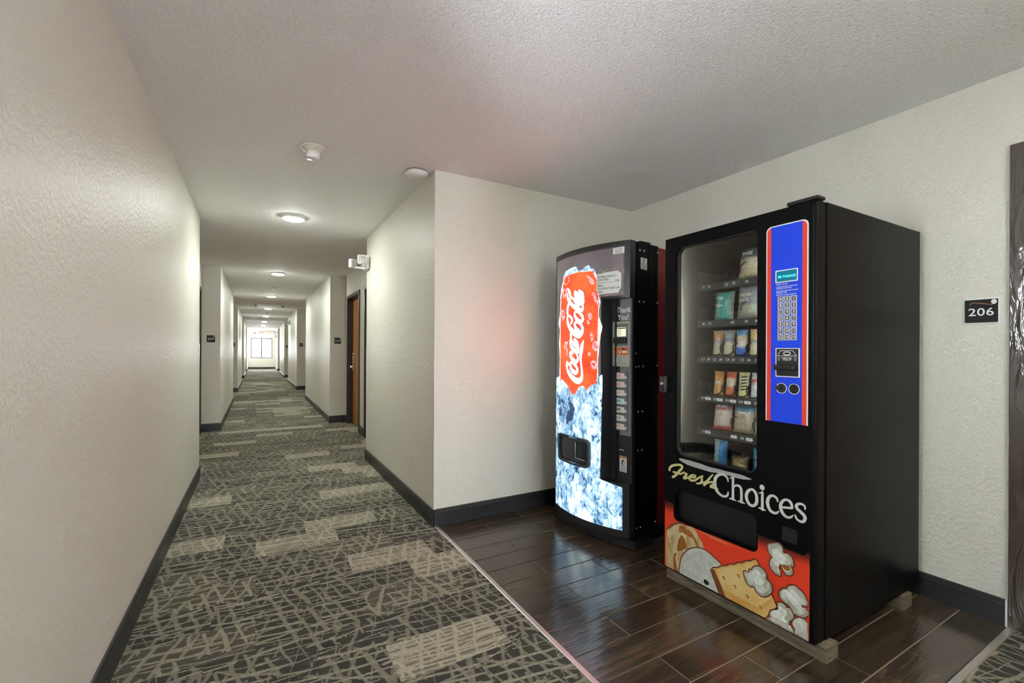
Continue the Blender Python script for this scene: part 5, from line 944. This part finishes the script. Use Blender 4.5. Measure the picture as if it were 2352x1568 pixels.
AP_ = part('artwork', SD, plate([(0.948, 0.072), (SY1-0.004, 0.072), (SY1-0.004, 0.415), (0.948, 0.415)], [rrect(1.160, 1.603, 0.335, 0.52, 0.036, 6)] if False else [], 0, 0.0006, lambda a, c, d: (SX-d, a, c)) if False else sheet([(0.948,0.072),(SY1-0.004,0.072),(SY1-0.004,0.415),(1.607,0.415),(1.607,0.352),(1.598,0.338),(1.582,0.331),(1.180,0.331),(1.166,0.338),(1.157,0.352),(1.157,0.415),(0.948,0.415)], sf(0.0006)), fade_mat(), label='red printed panel with snacks')
A_RING = art_mat('ring_cream_print', (0.42,0.26,0.08), (0.62,0.55,0.36), 16.0, (1,2.2,0.6)); A_BROWN = art_mat('caramel_print', (0.26,0.085,0.012), (0.40,0.16,0.03), 20.0)
A_RIM = mat('dark_caramel_print', (0.22,0.065,0.014,1), 0.4); A_CREAM = art_mat('white_cookie_print', (0.44,0.45,0.40), (0.58,0.60,0.55), 30.0); A_POP = art_mat('popcorn_print', (0.36,0.35,0.27), (0.66,0.67,0.60), 26.0, (1,1,1))
A_POPD = art_mat('popcorn_shade_print', (0.26,0.25,0.18), (0.42,0.42,0.35), 40.0); A_POPL = art_mat('popcorn_light_print', (0.52,0.53,0.47), (0.74,0.75,0.70), 40.0)
A_CRK = art_mat('cracker_print', (0.56,0.27,0.045), (0.66,0.44,0.16), 9.0); A_HALO = mat('print_shadow', (0.14,0.035,0.012,1), 0.4)
def grow(p, d):
    n = len(p); o = []; ar = sum(p[i][0]*p[(i+1)%n][1]-p[(i+1)%n][0]*p[i][1] for i in range(n)); s = 1 if ar > 0 else -1
    for i in range(n):
        a, c = p[i-1], p[(i+1) % n]; dx, dy = c[0]-a[0], c[1]-a[1]; l = math.hypot(dx, dy) or 1; q = (p[i][0]+s*dy/l*d, p[i][1]-s*dx/l*d); o.append((min(max(q[0], 0.9485), SY1-0.0045), max(q[1], 0.0725)))
    return o
def clipz(p): return [(min(max(q[0], 0.9485), SY1-0.0045), max(q[1], 0.0725)) for q in p]
def art(name, key, m, o, halo=0.0, lab=None, inner=None):
    p = clipz(ART[key] if key in ('cracker', 'edge', 'streak') else smooth(ART[key])); q = part(name, AP_, sheet(p, sf(o)), m, label=lab)
    if halo: part('print_halo', AP_, sheet(grow(p, halo), sf(o-0.0002)), A_HALO)
    if inner:
        c = (sum(x for x, _ in p)/len(p), sum(z for _, z in p)/len(p))
        for k_, (sc, dy, dz) in enumerate(inner[1]): part('print_highlight', AP_, sheet(clipz([(c[0]+(x-c[0])*sc+dy, c[1]+(z-c[1])*sc+dz) for x, z in p]), sf(o+0.00012*(k_+1))), inner[0][k_])
art('glazed_ring_print', 'ring', A_RING, 0.0012); art('glaze_rim_print', 'rim', A_RIM, 0.0010)
for k in ('core', 'core2', 'core3', 'core4'): art('caramel_swirl_print', k, A_BROWN, 0.0015)
art('glaze_streak_print', 'streak', mat('salmon_streak', (0.62,0.17,0.07,1), 0.4), 0.0010)
art('white_cookie_print', 'cream', A_CREAM, 0.0021, 0.006); art('torn_hole', 'hole', M_INK, 0.0024)
A_CRL = art_mat('cracker_light_print', (0.62,0.38,0.11), (0.70,0.52,0.22), 9.0)
art('cracker_print', 'cracker', A_CRK, 0.0030, 0.006, inner=([A_CRL], [(0.80, 0.004, 0.006)])); art('cracker_edge_print', 'edge', A_RIM, 0.0033)
for y_, z_ in [q for q in CRACKER_DOTS if q[1] > 0.088]:
    part('cracker_hole_print', AP_, sheet(ellipse(y_, z_, 0.0075, 0.0085, 14), sf(0.0034)), A_BROWN); part('cracker_hole_print', AP_, sheet(ellipse(y_+0.0015, z_-0.002, 0.004, 0.005, 12), sf(0.0037)), mat('cracker_glint', (0.66,0.42,0.12,1), 0.4))
for k in ('pop2', 'pop1', 'pop3', 'pop4', 'pop5'): art('popcorn_print', k, A_POPD, 0.0042 + 0.0006*int(k[-1]), 0.005, inner=([A_POP, A_POPL], [(0.86, 0.002, 0.003), (0.55, 0.006, 0.009)]))
art('popcorn_hull_print', 'pop1k', A_BROWN, 0.0056)

# ------------------------------------------------------------------ inside the snack machine: trays, coils, products
part('liner', SM, (lambda b: (box(b, xc+0.01, SXB-0.04, 1.600, 1.606, 0.30, 1.74), box(b, SXB-0.05, SXB-0.04, 1.03, 1.60, 0.30, 1.74), box(b, xc+0.01, SXB-0.04, 1.0, 1.606, 1.735, 1.745), box(b, xc+0.01, SXB-0.04, 0.985, 0.992, 0.30, 1.74), b)[-1])(bmesh.new()), M_DARK)
TX = 1.990
b = bmesh.new(); lathe(b, [(0, 0.72), (0.010, 0.72), (0.010, 1.70), (0, 1.70)], (SX+0.085, 1.090, 0), 'Z', 12); part('added_lamp_tube', SM, b, mat('added_tube_glow', (0.9,0.9,0.9,1), 0.4, emit=(0.95,1.0,0.93,1), estr=4.5))  # hidden glowing tube added to brighten the packs on the trays
TZ = [1.530, 1.344, 1.164, 0.966, 0.796, 0.615]
def helix(r, pitch, turns, n=20):
    b = bmesh.new(); tube(b, [(pitch*i/n, r*math.sin(2*math.pi*i/n), r*math.cos(2*math.pi*i/n)) for i in range(int(n*turns)+1)], 0.0028, 5); me = bpy.data.meshes.new('coil'); b.to_mesh(me); b.free(); me.materials.append(mat('black_coil_wire', (0.008,0.008,0.008,1), 0.3)); me.polygons.foreach_set('use_smooth', [True]*len(me.polygons)); return me
COIL_L, COIL_S = helix(0.037, 0.062, 5), helix(0.029, 0.040, 8)
_coils = [[(1.455, 1), (1.290, 1)], [(1.463, 1), (1.287, 1), (1.12, 1)], [(1.462, 0), (1.400, 0), (1.330, 0), (1.265, 0)], [(1.462, 0), (1.388, 0), (1.322, 0), (1.262, 0)], [(1.462, 1), (1.335, 1), (1.225, 1)], [(1.450, 1), (1.335, 1), (1.225, 1)]]
_labels = [[(1.509,'A1'),(1.480,'75'),(1.383,'A2'),(1.345,'75'),(1.279,'75')], [(1.508,'B1'),(1.474,'75'),(1.351,'-B3'),(1.280,'75'),(1.232,'B')], [(1.512,'C1'),(1.480,'50'),(1.446,'C2'),(1.412,'50'),(1.376,'C4'),(1.345,'50'),(1.300,'C5'),(1.266,'50'),(1.232,'C')], [(1.511,'D1'),(1.443,'D2'),(1.376,'D3'),(1.306,'D4'),(1.232,'D')], [(1.508,'E1'),(1.297,'E4')], []]
_tags = [[], [], [], [1.482, 1.416, 1.345, 1.272], [1.482, 1.340, 1.262], []]
for i, z in enumerate(TZ):
    b = bmesh.new(); box(b, TX, SXB-0.10, 1.000, 1.545, z+0.012, z+0.016); box(b, TX-0.004, TX, 1.000, 1.545, z-0.018, z+0.016)
    for y_ in (1.545,): box(b, TX, SXB-0.10, y_-0.002, y_, z+0.012, z+0.085)
    T = part('tray', SM, b, mat('charcoal_tray', (0.035,0.036,0.037,1), 0.4))
    for y_, big in _coils[i]:
        o = link(bpy.data.objects.new('coil', COIL_L if big else COIL_S), T); o.location = (TX+0.006-SX, y_-SY0, z+0.018+(0.040 if big else 0.032))
    if _labels[i]:
        b = bmesh.new()
        for y_, s_ in _labels[i]: bm_text(b, s_, 0.0165, (lambda y_, z: (lambda a, c: Vector((TX-0.0048, y_-a, z+c))))(y_, z), bold=0.0003, shear=0.15)
        part('price_lettering', T, b, M_WINK)
    for y_ in _tags[i]:
        tg = part('price_tag', T, sheet(rrect(y_-0.017, y_+0.017, z-0.0075, z+0.0075, 0.006, 3), lambda a, c: Vector((TX-0.0046, a, c))), M_WINK)
        part('tag_print', tg, bm_text(bmesh.new(), '1.00', 0.009, (lambda y_, z: (lambda a, c: Vector((TX-0.0052, y_-a, z+c))))(y_, z)), M_INK)
def wrap_mat(name, stops, rough=0.25, horiz=False, vary=0.35):
    """printed film: colour bands across the pack height, with crinkle bump"""
    m, nt, out = new_mat(name); p = principled(nt, out, (0.5,0.5,0.5,1), rough, 0, 0.5); tc = N(nt, 'ShaderNodeTexCoord'); sp = N(nt, 'ShaderNodeSeparateXYZ'); nt.links.new(tc.outputs['Generated'], sp.inputs[0])
    n = N(nt, 'ShaderNodeTexNoise'); setin(n, Scale=55.0, Detail=4.0, Distortion=0.8); nt.links.new(tc.outputs['Object'], n.inputs['Vector'])
    n9 = N(nt, 'ShaderNodeTexNoise'); setin(n9, Scale=100.0, Detail=3.0, Distortion=1.0); nt.links.new(tc.outputs['Object'], n9.inputs['Vector'])
    f = M(nt, 'ADD', sp.outputs[1 if horiz else 2], M(nt, 'MULTIPLY', M(nt, 'SUBTRACT', n.outputs['Fac'], 0.5), vary*0.5)); r = ramp(nt, stops); nt.links.new(f, r.inputs[0])
    sp9 = ramp(nt, [(0.36, (0.45,0.43,0.40)), (0.5, (1,1,1)), (0.64, (1.35,1.33,1.3))]); nt.links.new(n9.outputs['Fac'], sp9.inputs[0])
    mu = N(nt, 'ShaderNodeMix', data_type='RGBA', blend_type='MULTIPLY'); mu.inputs['Factor'].default_value = 0.45; nt.links.new(r.outputs[0], mu.inputs['A']); nt.links.new(sp9.outputs[0], mu.inputs['B']); nt.links.new(mu.outputs['Result'], p.inputs['Base Color'])
    b = N(nt, 'ShaderNodeBump'); setin(b, Strength=0.6, Distance=0.004); nt.links.new(n.outputs['Fac'], b.inputs['Height']); nt.links.new(b.outputs[0], p.inputs['Normal']); return m
def pack(name, label, y, z, w, h, d, m, rz=0.0, lean=0.0, x=None, group=None, words=(), ink=None, seed=0, cat='snack'):
    """sealed pillow pack standing on its bottom edge at (x, y, z)"""
    x = TX+0.035 if x is None else x
    t = thing(name, label, cat, (x, y, z), rz, group); nu, nv = 10, 16; bm = bmesh.new(); g = {}
    def thick(u, v):
        e = (1-abs(2*u-1)**3.0)*(1-abs(2*v-1)**5.0); s = 1.0 if 0.06 < v < 0.94 else 0.15
        return max(0.0008, d/2*e*s*(1+0.22*noise.noise((u*4+seed*3.1, v*5, seed))))
    for side in (-1, 1):
        for i in range(nu+1):
            for j in range(nv+1):
                u, v = i/nu, j/nv; pinch = 1-0.06*math.sin(math.pi*v)
                g[side, i, j] = bm.verts.new((side*thick(u, v) + lean*v*h, (u-0.5)*w*pinch, v*h + 0.002*noise.noise((u*6, side, seed))*(v > 0.5)))
        for i in range(nu):
            for j in range(nv): bm.faces.new((g[side,i,j], g[side,i+1,j], g[side,i+1,j+1], g[side,i,j+1]))
    for i in range(nu):
        for j in (0, nv): bm.faces.new((g[-1,i,j], g[-1,i+1,j], g[1,i+1,j], g[1,i,j]))
    for j in range(nv):
        for i in (0, nu): bm.faces.new((g[-1,i,j], g[-1,i,j+1], g[1,i,j+1], g[1,i,j]))
    bmesh.ops.recalc_face_normals(bm, faces=bm.faces)
    part('wrapper', t, bm, m, False, True)
    for s_, fy, fz, size in words:
        part('wrapper_lettering', t, bm_text(bmesh.new(), s_, size, (lambda fy, fz: (lambda a, c: Vector((-thick(min(max(0.5+(fy*w-a)/w, 0), 1), min(max((fz*h+c)/h, 0), 1))-0.0022+lean*(fz*h+c), fy*w-a, fz*h+c))))(fy, fz), bold=0.0004, squeeze=0.9), ink or M_WINK, False)
    return t
W_A = wrap_mat('clear_chip_bag', [(0.0,(0.05,0.05,0.05)),(0.12,(0.40,0.34,0.20)),(0.45,(0.52,0.46,0.30)),(0.62,(0.36,0.30,0.22)),(0.72,(0.06,0.06,0.065)),(1.0,(0.07,0.07,0.075))], 0.18)
W_B = wrap_mat('green_chip_bag', [(0.0,(0.30,0.33,0.30)),(0.30,(0.05,0.32,0.25)),(0.55,(0.06,0.36,0.28)),(1.0,(0.30,0.33,0.34))], 0.25, horiz=True, vary=0.1)
W_O = wrap_mat('lilac_ring_bag', [(0.0,(0.34,0.34,0.26)),(0.35,(0.36,0.37,0.28)),(0.45,(0.24,0.24,0.27)),(0.9,(0.26,0.25,0.29)),(1.0,(0.40,0.38,0.42))], 0.25, vary=0.2)
zt = lambda i: TZ[i]+0.0165
pack('chip_bag', 'clear bag of chips with a dark printed header, alone on the top tray', 1.288, zt(0), 0.118, 0.152, 0.050, W_A, lean=0.12, words=(('WISE', 0.06, 0.80, 0.026),), seed=1)
pack('chip_bag', 'green and silver potato chip bag on the second tray', 1.424, zt(1), 0.108, 0.142, 0.050, W_B, lean=0.10, words=(('Wise', 0.16, 0.78, 0.026), ('Original', 0.16, 0.52, 0.018)), seed=2)
pack('onion_ring_bag', 'lilac-grey onion rings bag beside the green chip bag', 1.288, zt(1), 0.128, 0.160, 0.052, W_O, lean=0.10, words=(('ONION', 0.18, 0.70, 0.024), ('RINGS', 0.18, 0.55, 0.024)), ink=mat('cream_ink', (0.60,0.58,0.44,1), 0.5), seed=3)
pack('chip_bag', 'pale chip bag at the edge of the second tray, beside the onion rings', 1.165, zt(1), 0.105, 0.150, 0.050, wrap_mat('pale_bag', [(0.0,(0.4,0.4,0.38)),(1.0,(0.55,0.55,0.52))]), lean=0.10, seed=4)
Gc, Gd, Ge, Gf = 'cookie packs on the third tray', 'snack bars on the fourth tray', 'bags on the fifth tray', 'bags on the bottom tray'
for y_, st, lab, sd in ((1.455, [(0.0,(0.40,0.36,0.22)),(0.45,(0.42,0.40,0.30)),(0.55,(0.24,0.25,0.34)),(0.66,(0.56,0.27,0.10)),(1.0,(0.60,0.42,0.24))], 'cookie sleeve with an orange top on the third tray', 5),
                        (1.395, [(0.0,(0.50,0.46,0.30)),(0.5,(0.50,0.47,0.34)),(0.6,(0.20,0.22,0.32)),(0.75,(0.34,0.35,0.34)),(1.0,(0.42,0.42,0.40))], 'cream cookie sleeve with a grey top on the third tray', 6),
                        (1.328, [(0.0,(0.04,0.13,0.42)),(0.3,(0.05,0.16,0.48)),(0.38,(0.55,0.54,0.46)),(0.7,(0.45,0.36,0.22)),(0.85,(0.10,0.26,0.42)),(1.0,(0.16,0.30,0.42))], 'blue and cream cookie sleeve on the third tray', 7),
                        (1.258, [(0.0,(0.52,0.47,0.30)),(0.45,(0.54,0.50,0.34)),(0.52,(0.26,0.26,0.32)),(0.66,(0.64,0.46,0.16)),(1.0,(0.68,0.52,0.24))], 'cookie sleeve with a yellow top on the third tray', 8)):
    pack('cookie_pack', lab, y_, zt(2), 0.056, 0.130, 0.034, wrap_mat('cookie_wrap_%d' % sd, st), rz=0.25, lean=0.12, group=None, seed=sd)
for y_, st, lab, words, sd in ((1.452, [(0.0,(0.50,0.22,0.05)),(0.5,(0.52,0.34,0.14)),(0.8,(0.62,0.26,0.05)),(1.0,(0.60,0.28,0.08))], 'orange chocolate bar on the fourth tray', (('BAR', 0.0, 0.55, 0.016),), 9),
                        (1.385, [(0.0,(0.60,0.16,0.06)),(0.35,(0.62,0.20,0.08)),(0.45,(0.60,0.52,0.40)),(0.7,(0.58,0.50,0.38)),(0.78,(0.58,0.10,0.05)),(1.0,(0.55,0.13,0.07))], 'red chocolate bar with a white middle on the fourth tray', (), 10),
                        (1.318, [(0.0,(0.62,0.54,0.20)),(0.3,(0.60,0.54,0.24)),(0.6,(0.58,0.54,0.32)),(1.0,(0.56,0.52,0.26))], 'yellow gum pack with zebra stripes on the fourth tray', (), 11),
                        (1.255, [(0.0,(0.50,0.52,0.58)),(0.5,(0.62,0.60,0.60)),(0.7,(0.50,0.10,0.09)),(0.8,(0.62,0.62,0.62)),(1.0,(0.42,0.42,0.44))], 'white pack with red lettering on the fourth tray', (), 12)):
    t = pack('snack_bar', lab, y_, zt(3), 0.052, 0.122, 0.026, wrap_mat('bar_wrap_%d' % sd, st), rz=0.2, lean=0.15, words=words, seed=sd)
    if sd == 11:
        for k in range(5): part('zebra_stripe', t, sheet([(0.010, 0.035+0.015*k), (-0.018, 0.040+0.015*k), (-0.020, 0.046+0.015*k), (0.008, 0.042+0.015*k)], lambda a, c: Vector((-0.0155+0.15*c, a, c))), M_INK, False)
for y_, w_, h_, st, lab, words, sd in ((1.428, 0.098, 0.140, [(0.0,(0.50,0.10,0.09)),(0.12,(0.52,0.12,0.10)),(0.2,(0.56,0.44,0.38)),(0.7,(0.60,0.52,0.44)),(0.74,(0.46,0.14,0.12)),(0.84,(0.30,0.14,0.14)),(0.88,(0.10,0.16,0.18)),(1.0,(0.05,0.14,0.16))], 'red and white popcorn bag on the fifth tray', (('Jelly Smart', 0.0, 0.86, 0.013),), 13),
                        (1.312, 0.112, 0.142, [(0.0,(0.34,0.28,0.18)),(0.5,(0.42,0.35,0.23)),(0.72,(0.46,0.42,0.34)),(0.76,(0.10,0.24,0.34)),(0.86,(0.10,0.22,0.30)),(1.0,(0.05,0.14,0.17))], 'beige and blue snack mix bag on the fifth tray', (('Honey', 0.05, 0.72, 0.016),), 14),
                        (1.212, 0.100, 0.130, [(0.0,(0.36,0.30,0.22)),(0.6,(0.46,0.42,0.34)),(1.0,(0.5,0.5,0.48))], 'pale snack bag at the edge of the fifth tray', (), 15)):
    pack('snack_bag', lab, y_, zt(4), w_, h_, 0.046, wrap_mat('bag_wrap_%d' % sd, st), rz=0.12, lean=0.12, words=words, seed=sd)
for y_, w_, h_, st, lab, sd in ((1.440, 0.072, 0.128, [(0.0,(0.05,0.20,0.40)),(0.45,(0.04,0.22,0.46)),(0.55,(0.30,0.44,0.42)),(1.0,(0.38,0.48,0.44))], 'shiny blue bag on the bottom tray', 16), (1.335, 0.088, 0.072, [(0.0,(0.14,0.09,0.03)),(0.5,(0.34,0.24,0.10)),(1.0,(0.10,0.08,0.05))], 'low bronze bag on the bottom tray', 17), (1.225, 0.092, 0.120, [(0.0,(0.55,0.55,0.52)),(0.7,(0.58,0.60,0.58)),(0.8,(0.03,0.26,0.46)),(1.0,(0.03,0.24,0.42))], 'white bag with a blue edge on the bottom tray', 18)):
    pack('snack_bag', lab, y_, zt(5), w_, h_, 0.044, wrap_mat('bag_wrap_%d' % sd, st, 0.15, horiz=(sd != 17)), rz=0.1, lean=0.10, seed=sd)

# ------------------------------------------------------------------ timbers under the snack machine
def timber(lab, x0, x1, y0, y1, z1, sd):
    b = bmesh.new(); n = 18; rows = []
    for i in range(n+1):
        y = y0+(y1-y0)*i/n; j = lambda q: 0.0022*noise.noise((i*0.9, q*3.7, sd))
        rows.append([b.verts.new(p) for p in ((x0+j(1), y, 0.0), (x0+j(2), y, z1*0.93), (x0+0.004+j(3), y, z1), (x1, y, z1), (x1, y, 0.0))])
    for A, B in zip(rows[:-1], rows[1:]):
        for k in range(5): b.faces.new((A[k], A[(k+1) % 5], B[(k+1) % 5], B[k]))
    b.faces.new(rows[0]); b.faces.new(rows[-1][::-1]); bmesh.ops.recalc_face_normals(b, faces=b.faces)
    for v in b.verts: v.co -= Vector((x0, y0, 0))
    t = thing('wood_plank', lab, 'plank', (x0, y0, 0)); part('plank_body', t, b, M_PLANK, False); return t
timber('weathered timber plank under the front edge of the snack machine', 1.912, 2.000, 0.900, 1.675, SZ0-0.001, 1)
timber('weathered timber block under the rear of the snack machine', 2.620, 2.715, 0.912, 1.655, SZ0-0.001, 2)
